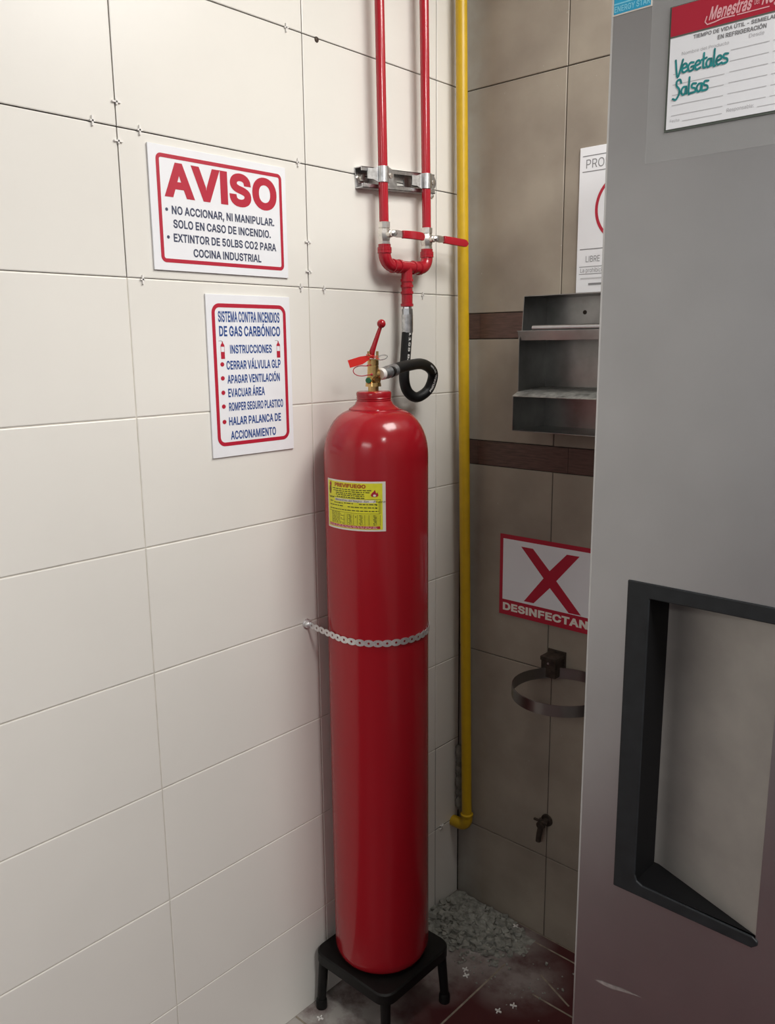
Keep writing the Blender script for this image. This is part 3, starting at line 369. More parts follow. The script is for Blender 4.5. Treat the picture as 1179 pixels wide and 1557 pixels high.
Bn|427|28,-24 138,-24 138,228 141,256 149,274 162,289 179,299 203,305 226,304 244,297 257,287 266,272 270,258 272,242 272,-24 381,-24 381,255 379,278 372,307 358,339 339,365 320,382 286,399 255,407 219,409 182,403 154,392 130,376 128,374 135,404 28,404
Bo|432|79,14 113,-10 153,-26 193,-32 239,-30 275,-22 311,-5 332,11 351,29 371,56 390,94 402,141 405,201 401,241 390,283 370,321 346,353 311,381 277,397 241,406 199,409 162,404 125,392 95,375 68,351 44,320 26,283 14,240 10,194 12,150 19,115 33,77 51,46/153,91 144,101 133,121 125,143 122,160 122,211 126,234 133,256 140,269 152,285 164,295 175,300 189,304 209,306 230,303 242,299 259,289 271,275 283,254 291,229 295,200 295,169 290,143 281,117 269,98 257,86 242,77 225,72 200,71 183,73 168,80
Bp|441|28,-166 138,-166 138,-2 168,-21 208,-31 249,-31 271,-28 296,-20 332,-1 362,27 377,46 392,74 407,120 414,162 414,216 406,261 393,301 370,340 343,369 304,393 281,402 246,408 211,408 179,402 159,394 137,379 136,378 136,404 28,404/172,87 160,100 149,119 143,138 138,160 137,184 137,211 142,238 148,256 154,268 164,282 176,293 190,301 204,305 222,306 236,305 251,300 267,291 282,276 291,258 300,234 304,201 304,171 300,145 291,119 282,103 267,87 258,80 242,73 229,71 212,71 200,73 182,80
Br|276|28,-24 138,-24 138,238 140,255 143,265 150,277 157,284 164,290 176,296 199,302 219,302 268,295 268,408 199,409 160,399 136,385 128,379 136,404 28,404
Bs|382|55,10 82,-10 118,-24 165,-32 211,-31 252,-22 286,-7 314,12 338,41 353,78 355,118 346,156 326,187 303,206 269,223 246,230 169,248 149,255 142,260 137,264 133,273 134,285 137,290 141,294 154,303 176,308 203,308 211,306 221,302 236,287 255,250 354,272 340,319 324,347 302,371 279,387 250,400 218,407 178,409 143,405 112,395 82,380 54,357 37,332 25,299 23,256 32,223 52,194 76,174 113,155 210,131 229,124 237,119 240,116 244,104 244,101 242,94 241,91 234,84 218,75 190,70 158,72 148,75 137,80 132,84 126,91 109,134 6,113 18,67 27,45 39,27
Bt|244|77,2 104,-16 136,-26 181,-28 242,-18 221,80 176,74 165,74 158,75 155,78 151,86 150,92 150,303 228,303 228,404 150,404 150,495 41,495 41,404 -18,404 -18,303 41,303 41,81 45,57 51,38 63,17
Bu|427|81,5 114,-16 144,-26 170,-29 194,-29 219,-25 247,-17 277,1 281,5 274,-24 381,-24 381,404 272,404 272,146 268,123 258,102 243,86 225,78 203,74 177,77 164,84 150,97 141,117 138,144 138,404 28,404 30,108 35,80 45,53 61,25
BÁ|497|-18,-24 103,-23 152,118 328,118 377,-23 497,-24 293,533 184,532/188,222 221,317 239,400 248,342 290,222/174,534 276,534 373,682 245,682
BÓ|550|103,31 126,12 149,-2 198,-22 249,-31 306,-28 349,-18 396,4 419,20 443,43 472,80 487,107 498,134 512,189 517,240 516,279 512,320 497,379 471,429 442,467 420,488 396,505 354,525 308,537 255,540 211,534 161,517 126,497 90,466 61,427 37,378 23,332 16,274 19,207 27,160 45,110 70,68/180,109 164,126 151,146 140,170 131,208 128,240 129,287 136,324 145,351 159,376 174,394 196,412 222,425 251,431 278,431 303,427 323,420 350,403 369,383 387,355 399,322 406,278 406,230 399,189 388,157 370,127 352,107 323,89 297,80 276,77 258,77 237,80 221,85 203,92/202,534 303,534 400,682 272,682
BÚ|534|92,31 114,12 133,-1 172,-19 219,-30 275,-32 318,-27 362,-12 384,-1 407,15 440,47 454,68 467,95 475,119 480,152 481,532 368,532 368,170 366,152 360,134 353,119 344,108 324,92 299,81 266,76 244,76 226,79 197,90 184,98 174,108 164,120 157,133 151,150 148,168 148,532 36,532 37,149 44,113 57,80 70,57/194,534 295,534 392,682 264,682
Bá|406|52,3 81,-16 118,-28 149,-33 193,-30 225,-21 252,-6 252,-24 360,-24 360,265 358,288 351,316 337,344 318,366 297,382 268,396 226,406 185,409 153,405 115,395 88,382 57,360 36,335 7,276 112,246 129,278 138,287 159,301 171,304 192,307 206,307 220,304 233,298 242,290 248,279 251,263 251,255 237,251 147,240 105,230 62,213 33,188 18,167 10,142 6,119 7,89 12,64 23,37 35,21/123,84 120,88 117,95 116,110 119,119 128,129 137,134 152,139 252,155 252,134 249,121 240,101 223,84 209,76 197,72 179,70 163,70 139,75/125,405 225,405 322,553 195,553
HA|508|-41,-40 114,-39 163,102 316,102 366,-39 520,-40 304,549 173,548/205,228 240,335 274,228
HC|538|87,24 128,-9 157,-24 183,-34 235,-45 294,-46 350,-35 398,-14 441,18 464,42 479,64 501,108 525,200 379,200 363,149 350,128 336,115 316,103 296,96 276,93 251,94 224,100 210,107 199,114 192,120 176,137 157,170 152,184 147,210 144,241 144,280 150,316 158,339 168,361 185,382 199,395 222,408 241,413 266,416 290,414 310,408 331,398 350,381 363,360 379,308 525,308 500,402 479,445 455,477 433,498 407,517 361,540 311,553 254,556 207,550 160,534 115,509 74,472 47,435 21,384 7,332 0,275 2,210 12,154 28,109 56,60
HD|530|20,-40 233,-40 272,-37 314,-28 352,-14 395,11 430,43 455,75 481,126 496,186 502,237 502,274 497,320 490,353 481,383 463,422 432,465 407,489 383,507 335,531 301,541 271,546 244,548 20,548/164,97 164,411 240,411 266,407 288,399 311,386 325,372 339,353 351,322 358,277 358,233 353,196 343,166 332,146 318,130 300,116 279,107 253,100 233,97
HE|447|20,-40 415,-40 415,97 164,97 164,188 396,188 396,326 164,326 164,412 412,412 412,548 20,548
HF|438|20,-40 164,-40 164,181 386,181 386,318 164,318 164,412 409,412 409,548 20,548
HG|548|88,22 115,0 139,-16 190,-37 249,-47 307,-45 364,-31 407,-10 431,7 452,26 470,47 486,71 506,116 515,156 518,188 518,296 242,296 242,159 368,159 368,157 363,145 352,128 340,117 326,106 304,97 290,94 260,93 235,97 212,107 196,117 178,135 164,156 155,177 148,203 144,233 144,275 148,308 157,337 169,362 182,379 199,395 221,407 238,413 265,416 286,414 305,410 326,399 345,382 359,362 381,308 523,308 508,381 498,409 475,451 445,486 401,520 355,542 305,553 252,556 201,549 154,533 115,510 81,480 48,438 26,397 9,341 1,285 2,216 11,158 27,110 55,60
HI|198|12,-40 158,-40 158,549 12,549
HN|551|20,-40 165,-40 165,270 365,-40 504,-40 504,548 359,548 359,238 159,548 20,549
HO|561|92,19 117,-1 142,-17 194,-38 248,-47 308,-44 354,-33 404,-10 429,8 455,32 486,72 501,100 514,129 528,186 533,239 532,280 528,323 512,385 485,438 454,478 430,500 404,518 359,540 311,553 254,556 207,550 155,532 116,510 79,477 47,436 22,383 8,335 0,275 3,206 12,156 31,103 57,58/191,121 177,136 165,154 155,175 147,210 144,241 145,285 151,320 160,344 173,367 185,383 205,399 228,409 253,415 277,415 299,412 316,405 340,390 357,373 372,348 383,318 390,277 390,231 384,193 374,164 357,137 341,119 316,103 293,96 275,93 259,93 240,96 226,100 211,106
HP|473|20,-40 164,-40 164,146 255,146 310,155 351,171 378,190 401,210 421,239 436,272 447,314 449,362 444,398 433,434 415,467 390,495 354,522 311,540 262,548 20,549/164,283 164,412 241,412 256,410 266,408 277,404 292,391 295,387 302,371 304,358 304,342 303,328 297,312 292,303 286,297 272,288 251,283
HR|477|20,-40 164,-40 164,158 223,158 328,-39 495,-40 368,192 377,197 394,211 415,235 437,277 448,326 450,358 447,387 442,414 431,442 420,462 402,486 385,502 359,520 315,539 263,548 20,549/164,295 164,412 242,412 261,410 284,402 289,398 294,393 300,383 303,375 305,360 305,344 303,333 300,322 296,315 291,310 277,301 256,296
HS|475|52,11 90,-17 119,-31 144,-39 201,-49 260,-47 309,-38 357,-17 384,1 406,22 428,54 438,78 446,105 448,156 438,201 427,223 410,246 378,274 331,299 285,315 208,336 175,350 163,358 159,362 157,365 156,371 156,381 157,387 161,395 167,402 176,408 186,412 204,417 216,418 252,416 267,411 280,404 288,397 292,392 295,385 305,338 448,338 435,422 417,462 385,501 345,528 304,545 262,554 213,556 170,550 129,538 90,518 60,493 32,456 17,416 12,385 12,360 16,333 23,310 35,288 52,266 88,236 126,217 160,204 254,178 287,165 296,158 303,151 304,149 305,142 305,134 302,124 298,116 291,109 278,101 261,94 246,91 228,89 208,90 189,93 173,99 163,105 155,112 150,118 147,127 138,176 -6,176 2,102 15,65 31,37
HT|477|152,-40 296,-40 296,412 457,412 457,548 -8,548 -8,412 152,412
HU|545|81,19 104,-1 125,-15 166,-34 217,-46 276,-48 322,-42 368,-27 392,-15 418,3 452,37 468,60 482,89 490,115 496,151 497,548 352,548 352,171 350,155 345,140 339,128 333,120 315,105 295,96 265,92 245,92 230,94 204,104 194,111 186,119 178,129 172,140 167,154 164,170 164,548 20,548 21,147 28,109 42,73 57,48
HV|508|176,-40 306,-40 520,549 365,547 246,205 241,149 234,208 113,547 -41,549""".split('\n'):
    _k, _a, _p = _l.split('|')
    GLYPHS[_k] = (int(_a), [[tuple(map(int, q.split(','))) for q in lp.split(' ')] for lp in _p.split('/')])
def glyphs(text, wt):
    k = (text, wt)
    if k not in _cache:
        vs, fs, x = [], [], 0
        for chh in text:
            if chh == ' ': x += 175; continue
            a, lps = GLYPHS.get(wt + chh) or GLYPHS.get('R' + chh) or GLYPHS['B' + chh]
            area_ = lambda l: sum(p[0] * q[1] - q[0] * p[1] for p, q in zip(l, l[1:] + l[:1])) / 2
            inside = lambda p, l: sum(((c[1] > p[1]) != (d[1] > p[1])) and (p[0] < (d[0] - c[0]) * (p[1] - c[1]) / (d[1] - c[1]) + c[0]) for c, d in zip(l, l[1:] + l[:1])) % 2 == 1
            big = sorted(lps, key=lambda l: -abs(area_(l))); outer = []
            for l in big:
                for g_ in outer:
                    if inside(l[0], g_[0]): g_.append(l); break
                else: outer.append([l])
            for g_ in outer:
                fl_ = [p for l in g_ for p in l]
                tr = tessellate_polygon([[Vector((p[0], p[1], 0)) for p in l] for l in g_])
                o = len(vs); vs += [(p[0] + x, p[1]) for p in fl_]; fs += [tuple(i + o for i in t) for t in tr]
            x += a
        _cache[k] = (vs, fs)
    return _cache[k]
CAPS = {'R': 509.0, 'B': 557.0, 'H': 589.0}
BASE = {'R': 0.0, 'B': 24.0, 'H': 40.0}
def text2d(text, u0, u1, base, cap, wt='R', skew=0.0):
    """glyph outlines scaled so the line spans u0..u1 and capitals are cap tall; 2D verts, faces"""
    vs, fs = glyphs(text, wt)
    x0 = min(x for x, y in vs); x1 = max(x for x, y in vs)
    su = (u1 - u0) / (x1 - x0); sv = cap / CAPS[wt]
    return [(u0 + (x - x0) * su + skew * (y + BASE[wt]) * sv, base + (y + BASE[wt]) * sv) for x, y in vs], fs
class Flat:
    """artwork on a plane: shapes in (u, v, extra lift), laid at origin + u*U + v*V + lift*N"""
    def __init__(s): s.v = []; s.f = []
    def add(s, vs, fs):
        o = len(s.v); s.v += [(p[0], p[1], p[2] if len(p) > 2 else 0.0) for p in vs]; s.f += [tuple(i + o for i in f) for f in fs]; return s
    def text(s, *a, **k): return s.add(*text2d(*a, **k))
    def rect(s, u0, v0, u1, v1, n=1):
        vs = []
        for i in range(n + 1): u = u0 + (u1 - u0) * i / n; vs += [(u, v0), (u, v1)]
        return s.add(vs, [(2 * i, 2 * i + 2, 2 * i + 3, 2 * i + 1) for i in range(n)])
    def poly(s, pts): return s.add(list(pts), [tuple(range(len(pts)))])
    def disc(s, u, v, r, n=20, ru=None):
        ru = ru or r
        return s.poly([(u + ru * math.cos(2 * PI * i / n), v + r * math.sin(2 * PI * i / n)) for i in range(n)])
    def ring(s, u, v, r0, r1, n=64, a0=0, a1=2 * PI):
        vs = []
        for i in range(n + 1):
            a = a0 + (a1 - a0) * i / n; vs += [(u + r0 * math.cos(a), v + r0 * math.sin(a)), (u + r1 * math.cos(a), v + r1 * math.sin(a))]
        return s.add(vs, [(2 * i, 2 * i + 1, 2 * i + 3, 2 * i + 2) for i in range(n)])
    def rring(s, u0, v0, u1, v1, r, t, n=8):
        """rounded rectangular border of thickness t"""
        def loop(a0, b0, a1, b1, rr):
            out = []
            for cx, cy, s0 in ((a1 - rr, b1 - rr, 0), (a0 + rr, b1 - rr, 1), (a0 + rr, b0 + rr, 2), (a1 - rr, b0 + rr, 3)):
                for i in range(n + 1):
                    a = (s0 + i / n) * PI / 2; out.append((cx + rr * math.cos(a), cy + rr * math.sin(a)))
            return out
        A = loop(u0, v0, u1, v1, r); B = loop(u0 + t, v0 + t, u1 - t, v1 - t, max(r - t, 0.0005)); k = len(A)
        return s.add(A + B, [(i, (i + 1) % k, k + (i + 1) % k, k + i) for i in range(k)])
    def stroke(s, pts, wd, w0=0.0):
        """pen stroke as one ribbon with rounded ends, rising very slightly so crossings never coincide"""
        n = len(pts); vs = []
        for i, (a, b) in enumerate(pts):
            p, q = pts[max(i - 1, 0)], pts[min(i + 1, n - 1)]; L = math.hypot(q[0] - p[0], q[1] - p[1]) or 1e-6
            nx = -(q[1] - p[1]) / L * wd / 2; ny = (q[0] - p[0]) / L * wd / 2; h = w0 + i * 6e-6
            vs += [(a + nx, b + ny, h), (a - nx, b - ny, h)]
        s.add(vs, [(2 * i, 2 * i + 1, 2 * i + 3, 2 * i + 2) for i in range(n - 1)])
        for i, j in ((0, 1), (n - 1, n - 2)):
            t = math.atan2(pts[i][1] - pts[j][1], pts[i][0] - pts[j][0]); h = w0 + i * 6e-6
            s.poly([(pts[i][0] + wd / 2 * math.cos(t + PI * (k / 8 - 0.5)), pts[i][1] + wd / 2 * math.sin(t + PI * (k / 8 - 0.5)), h) for k in range(9)])
        return s
    def lay(s, name, m, parent, O, U, V, N, lift, label=None):
        O, U, V, N = Vector(O), Vector(U), Vector(V), Vector(N); mb = MB()
        mb.add([O + U * u + V * v + N * (lift + h) for u, v, h in s.v], s.f)
        return s.fin(name, m, parent, mb, N, label)
    def fin(s, name, m, parent, mb, N, label):
        me = bpy.data.meshes.new(name); off = WORLD[parent.name]
        me.from_pydata([Vector(v) - off for v in mb.v], [], mb.f); me.materials.append(m)
        o = bpy.data.objects.new(name, me); col.objects.link(o); o.parent = parent; WORLD[o.name] = off
        if label: o['label'] = label
        return o
UL, VL, NL = (0, 1, 0), (0, 0, 1), (1, 0, 0)      # left wall: u = +y
UB, VB, NB = (1, 0, 0), (0, 0, 1), (0, -1, 0)     # faces seen from the room: u = +x

# ================================================================== ROOM
XMAX, YMIN, ZC = 3.2, -4.2, 2.62
o = MB().m(0).box((-0.1, YMIN - 0.1, -0.1), (XMAX + 0.1, 0.1, 0.0)).build('floor', [M['floor']], smooth=0)
struct(o, 'dark red tiled floor with grey mortar dust')
fg = MB()
def gline(x0, y0, x1, y1, wd):
    d = Vector((x1 - x0, y1 - y0, 0)).normalized(); n = Vector((-d.y, d.x, 0)) * wd / 2
    a = Vector((x0, y0, 0)); b = Vector((x1, y1, 0))
    fg.add([a + n, a - n, b - n, b + n], [(0, 1, 2, 3)])
for p in ((0.262, -0.148, 0.242, -4.2), (0.346, -0.122, 0.448, -0.163), (0.365, -0.187, 3.2, -0.160), (0.268, -0.034, 3.2, -0.026), (0.19, -0.001, 3.2, -0.003), (0.242, -0.60, 3.2, -0.60), (0.242, -0.6, 0, -0.6)):
    gline(*p, 0.0045)
fgm = fg.xform(lambda v: (v[0], v[1], 0.0006)).build('trim_3', M['floorgrout'], smooth=0)
struct(fgm, 'thin tan grout lines between the red floor tiles')

# left wall: individual tile faces with eased edges over a backing, joints open (dark) above, grouted below
rows = [0.0, 0.2303, 0.4625, 0.6937, 0.9211, 1.1526, 1.3795, 1.6082, 1.8387, 2.0702, 2.300, 2.532, ZC]
cols = [0.0, -0.0973, -0.4982, -0.8997, -1.3015, -1.7033, -2.1051, -2.5069, -2.9087, -3.3105, -3.7123, YMIN]
mb = MB()
mb.m(1).box((-0.1, YMIN - 0.1, 0.0), (-0.0016, 0.0, 1.6082))
mb.m(2).box((-0.1, YMIN - 0.1, 1.6082), (-0.0035, 0.0, ZC))
def tile_face(y0, y1, z0, z1, g, tilt):
    e = 0.0015
    y0, y1, z0, z1 = y0 + g, y1 - g, z0 + g, z1 - g
    a = [(-0.0035, y0, z0), (-0.0035, y1, z0), (-0.0035, y1, z1), (-0.0035, y0, z1)]
    b = [(-0.0009, y0, z0), (-0.0009, y1, z0), (-0.0009, y1, z1), (-0.0009, y0, z1)]
    c = [(tilt[0], y0 + e, z0 + e), (tilt[1], y1 - e, z0 + e), (tilt[2], y1 - e, z1 - e), (tilt[3], y0 + e, z1 - e)]
    mb.add(a + b + c, [(8, 9, 10, 11)] + [(i, (i + 1) % 4, 4 + (i + 1) % 4, 4 + i) for i in range(4)] + [(4 + i, 4 + (i + 1) % 4, 8 + (i + 1) % 4, 8 + i) for i in range(4)])
for j in range(len(rows) - 1):
    for i in range(len(cols) - 1):
        up = rows[j] > 1.55
        mb.m(0); g = 0.0011 if up else 0.0010
        t = [random.uniform(-0.0004, 0.0) for _ in range(4)]
        tile_face(cols[i + 1], cols[i], rows[j], rows[j + 1], g, t)
# dark open joints round the cut tiles in the lower corner and at the top of the bottom rows
mb.m(2)
for (y0, y1, z0, z1) in ((-0.0986, -0.096, 0.0, 0.4625), (-0.0973, -0.002, 0.4612, 0.4638), (-0.0973, -0.002, 0.2290, 0.2316)):
    mb.box((-0.003, y0, z0), (-0.0012, y1, z1))
o = mb.build('wall_left', [M['cream'], M['grout'], M['gap']], smooth=0)
struct(o, 'cream tiled wall behind the extinguisher')

# back wall: tan tiles, brown bands between
mb = MB(); mb.m(1).box((-0.1, 0.0035, 0.0), (XMAX + 0.1, 0.1, ZC))
def back_tile(x0, x1, z0, z1, g=0.0011):
    e = 0.0012; x0, x1, z0, z1 = x0 + g, x1 - g, z0 + g, z1 - g
    a = [(x0, 0.0035, z0), (x1, 0.0035, z0), (x1, 0.0035, z1), (x0, 0.0035, z1)]
    b = [(x0, 0.0009, z0), (x1, 0.0009, z0), (x1, 0.0009, z1), (x0, 0.0009, z1)]
    c = [(x0 + e, 0.0, z0 + e), (x1 - e, 0.0, z0 + e), (x1 - e, 0.0, z1 - e), (x0 + e, 0.0, z1 - e)]
    mb.add(a + b + c, [(8, 9, 10, 11)] + [(i, (i + 1) % 4, 4 + (i + 1) % 4, 4 + i) for i in range(4)] + [(4 + i, 4 + (i + 1) % 4, 8 + (i + 1) % 4, 8 + i) for i in range(4)])
mb.m(0)
for z0, z1, xj in ((0.0, 0.2257, 0.2788), (0.2257, 0.7216, 0.2788), (0.7216, 1.2042, 0.266), (1.2638, 1.5066, 0.266), (1.5660, 2.0634, 0.2732), (2.0634, 2.56, 0.2740), (2.56, ZC, 0.274)):
    xs = [0.0, xj] + [xj + 0.497 * k for k in range(1, 6)] + [XMAX]
    for a, b in zip(xs[:-1], xs[1:]): back_tile(a, b, z0, z1)
o = mb.build('wall_back', [M['tan'], M['gap']], smooth=0); struct(o, 'tan stained tile wall behind the refrigerator')
for nm, z0, z1, lb in (('trim_1', 1.5066, 1.5660, 'upper dark brown wood look border tile band'), ('trim_2', 1.2042, 1.2638, 'lower dark brown wood look border tile band')):
    t = MB(); x = 0.0
    for x1 in (0.055, 0.305, 0.555, 0.805, 1.4, 2.0, 2.6, XMAX):
        t.box((x + 0.0004, -0.0004, z0 + 0.001), (x1 - 0.0004, 0.0034, z1 - 0.001)); x = x1
    struct(t.build(nm, M['band'], smooth=0, bevel=0.0006), lb)
struct(MB().box((-0.1, YMIN - 0.1, ZC), (XMAX + 0.1, 0.1, ZC + 0.1)).build('ceiling', M['ceiling'], smooth=0))
struct(MB().box((XMAX, YMIN, 0), (XMAX + 0.1, 0.0, ZC)).build('wall_right', M['cream_side'], smooth=0))
struct(MB().box((0.0, YMIN - 0.1, 0), (XMAX, YMIN, ZC)).build('wall_front', M['cream_side'], smooth=0))

# ================================================================== FIRE EXTINGUISHER
EC = Vector((0.122, -0.440, 0))
ext = thing('fire_extinguisher', 'tall red CO2 cylinder with yellow label, strapped to the cream wall', 'fire extinguisher', (EC.x, EC.y, 0.152))
prof = [(0.152, 0.0), (0.152, 0.080), (0.155, 0.090), (0.161, 0.0985), (0.170, 0.1030), (0.182, 0.1050), (0.30, 0.1052)]
prof += [(0.30 + 0.98 * i / 12, 0.1052) for i in range(1, 13)]
prof += [(1.290, 0.1046), (1.302, 0.1032), (1.315, 0.1003), (1.327, 0.0960), (1.338, 0.0905), (1.348, 0.0838), (1.357, 0.0755), (1.3635, 0.0665), (1.3685, 0.0560), (1.3700, 0.0500)]
prof += [(1.371, 0.0)]
MB().prof((EC.x, EC.y, 0), (0, 0, 1), prof, 72).build('cylinder', M['red'], ext, loc=ext.location)
MB().prof((EC.x - 0.002, EC.y - 0.002, 0), (0, 0, 1), [(1.3690, 0.0), (1.3690, 0.0510), (1.3722, 0.0500), (1.3760, 0.0440), (1.3805, 0.0385), (1.3860, 0.0357), (1.3868, 0.0345), (1.3895, 0.0350), (1.3905, 0.0340), (1.3930, 0.0350), (1.3940, 0.0343), (1.4020, 0.0352), (1.4050, 0.0335), (1.4062, 0.0300), (1.4064, 0.0)], 48).build('neck_ring', M['red'], ext, loc=ext.location)

# yellow label wrapped on the cylinder, u runs left to right, v upwards, both 0..1
A0, A1, LZ0, LZ1 = math.radians(-111.5), math.radians(-37.4), 1.1440, 1.2410
def wrap(u, v, lift):
    a = A0 + (A1 - A0) * u; r = 0.1053 + lift
    return (EC.x + r * math.cos(a), EC.y + r * math.sin(a), LZ0 + (LZ1 - LZ0) * v)
def wrapped(name, fl, m, parent, lift):
    mb2 = MB(); mb2.add([wrap(u, v, lift + h) for u, v, h in fl.v], fl.f)
    return fl.fin(name, m, parent, mb2, None, None)
lab = wrapped('label', Flat().rect(0, 0, 1, 1, 40), M['paper'], ext, 0.0003)
lab['label'] = 'yellow inspection label with white border on red cylinder'
wrapped('print', Flat().rect(0.022, 0.035, 0.955, 0.965, 40), M['labelyellow'], lab, 0.0005)
wrapped('lettering', Flat().text('PREVIFUEGO', 0.20, 0.72, 0.862, 0.078, wt='H'), M['orange'], lab, 0.0008)
f = Flat()
def words(f, u0, u1, v, h, seed):
    rr = random.Random(seed); u = u0
    while u < u1:
        l = min(rr.uniform(0.02, 0.07), u1 - u); f.rect(u, v, u + l, v + h, 3); u += l + 0.012
for k, (a, b, v) in enumerate(((0.15, 0.80, 0.815), (0.17, 0.78, 0.775), (0.22, 0.70, 0.735), (0.22, 0.70, 0.70), (0.24, 0.70, 0.66), (0.07, 0.17, 0.625), (0.08, 0.16, 0.55), (0.18, 0.36, 0.53), (0.38, 0.54, 0.54), (0.62, 0.88, 0.535), (0.08, 0.36, 0.475), (0.44, 0.88, 0.47), (0.08, 0.9, 0.40))):
    words(f, a, b, v, 0.016, k)
for k in range(9): words(f, 0.12, 0.30 + 0.04 * (k % 3), 0.335 - 0.026 * k, 0.010, 40 + k)
for k in range(8):
    v = 0.31 - 0.026 * k
    for a in (0.45, 0.62, 0.82): words(f, a + 0.008 * (k % 3), a + 0.05, v + 0.002, 0.009, 60 + k)
f.rect(0.56, 0.273, 0.575, 0.293); f.rect(0.86, 0.525, 0.88, 0.55); f.rect(0.86, 0.46, 0.88, 0.485)
wrapped('fine_print', f, M['ink'], lab, 0.0008)
f = Flat()
for (u0, v0, u1, v1) in ((0.05, 0.645, 0.93, 0.651), (0.05, 0.355, 0.92, 0.361), (0.905, 0.36, 0.911, 0.60), (0.925, 0.36, 0.93, 0.64)): f.rect(u0, v0, u1, v1, 20)
for k in range(9): f.rect(0.37, 0.328 - 0.026 * k, 0.92, 0.331 - 0.026 * k, 20)
for u in (0.37, 0.43, 0.53, 0.59, 0.70, 0.76, 0.92): f.rect(u, 0.118, u + 0.004, 0.328)
wrapped('table_rules', f, M['ink'], lab, 0.0007)
wrapped('name_strip', Flat().rect(0.20, 0.575, 0.86, 0.63, 24), M['paper'], lab, 0.0007)
wrapped('handwriting', Flat().text('Menestras del Negro', 0.21, 0.66, 0.583, 0.042, skew=0.2).text('San', 0.69, 0.76, 0.583, 0.04, skew=0.2).text('Plaza', 0.83, 0.99, 0.583, 0.04, skew=0.2), M['ink'], lab, 0.0010)
wrapped('red_strip', Flat().rect(0.05, 0.05, 0.92, 0.105, 30), M['signred'], lab, 0.0007)
f = Flat(); words(f, 0.06, 0.88, 0.083, 0.014, 90); words(f, 0.06, 0.88, 0.058, 0.014, 91)
wrapped('strip_print', f, M['palepink'], lab, 0.0010)
f = Flat().poly([(0.81, 0.78), (0.79, 0.73), (0.805, 0.70), (0.88, 0.70), (0.90, 0.73), (0.885, 0.79), (0.868, 0.765), (0.85, 0.84), (0.83, 0.80)])
wrapped('flame_mark', f, M['signred'], lab, 0.0009); f = Flat()
f.poly([(0.085, 0.93), (0.10, 0.96), (0.12, 0.90), (0.115, 0.87), (0.075, 0.87), (0.07, 0.90)])
wrapped('helmet_mark', f, M['signred'], lab, 0.0011)
wrapped('flame_core', Flat().disc(0.845, 0.725, 0.022, 12), M['paper'], lab, 0.0011)
wrapped('figure_mark', Flat().poly([(0.07, 0.86), (0.11, 0.87), (0.115, 0.78), (0.10, 0.70), (0.07, 0.70), (0.06, 0.78)]), M['darkbrass'], lab, 0.0009)

# valve head. r = screen-right direction, q = towards the viewer
rv = Vector((0.72989, 0.68357, 0)); qv = Vector((0.68357, -0.72989, 0)); AX = Vector((EC.x, EC.y, 0)) - rv * 0.0036
def hd(r, q, z): return AX + rv * r + qv * q + Vector((0, 0, z))
val = MB().prof(AX, (0, 0, 1), [(1.4060, 0.0), (1.4060, 0.0105), (1.4150, 0.0105), (1.4152, 0.0160), (1.4225, 0.0150), (1.4245, 0.0120), (1.4550, 0.0112), (1.4552, 0.0105), (1.4562, 0.0105), (1.4564, 0.0112), (1.4680, 0.0112), (1.4690, 0.0)], 24)
for sgn in (-1, 1):   # fork that holds the lever
    val.box((-0.0105, sgn * 0.0085 - 0.0026, 1.466), (0.0105, sgn * 0.0085 + 0.0026, 1.4835))
    n0 = len(val.v) - 8
    val.xform(lambda v: hd(v[1], v[0], v[2]), n0)
val.prof(hd(0, 0, 1.4385), rv, [(0, 0.0095), (0.0135, 0.0095), (0.0137, 0.0)], 20)
ve = val.build('valve', M['brass'], ext, loc=ext.location); ve['label'] = 'brass valve head'
kd = (qv * 0.88 - rv * 0.47).normalized()
MB().prof(hd(-0.005, 0.006, 1.4275), kd, [(0, 0.0078), (0.008, 0.0078), (0.0088, 0.0068), (0.009, 0.0)], 6).build('plug', M['brass'], ve, loc=ext.location)
o = MB().prof(hd(-0.005, 0.006, 1.4275) + kd * 0.009, kd, [(0, 0.0060), (0.0022, 0.0056), (0.0026, 0.0)], 20).build('plug_cap', M['greenplastic'], ve, loc=ext.location); o['label'] = 'green cap'
kd2 = (qv * 0.75 + rv * 0.66).normalized()
MB().prof(hd(0.003, 0.004, 1.4285), kd2, [(0, 0.0085), (0.0088, 0.0085), (0.0090, 0.0060), (0.0070, 0.0055), (0.0068, 0.0)], 16).build('relief_port', [M['darkbrass']], ve, loc=ext.location)
o = MB().tube([hd(-0.0035, 0.0, 1.4700), hd(-0.0015, 0.0, 1.4830), hd(0.0040, 0, 1.4985), hd(0.0150, 0, 1.5290)], [0.0062, 0.0058, 0.0048, 0.0037], 14).sphere(hd(0.0172, 0, 1.5362), 0.0086).build('lever', M['red'], ve, loc=ext.location); o['label'] = 'red lever with ball end'
ring = [hd(0.0180 + 0.0100 * math.cos(a), 0.0035 + 0.0100 * math.sin(a), 1.4715 - 0.0042 * math.sin(a) + 0.0018 * math.cos(a)) for a in [2 * PI * i / 28 for i in range(29)]]
MB().tube(ring, 0.0012, 8, cap=False).tube([hd(-0.014, 0.003, 1.4715), hd(0.012, 0.003, 1.4715)], 0.0012, 8).build('safety_pin', M['zinc'], ve, loc=ext.location)
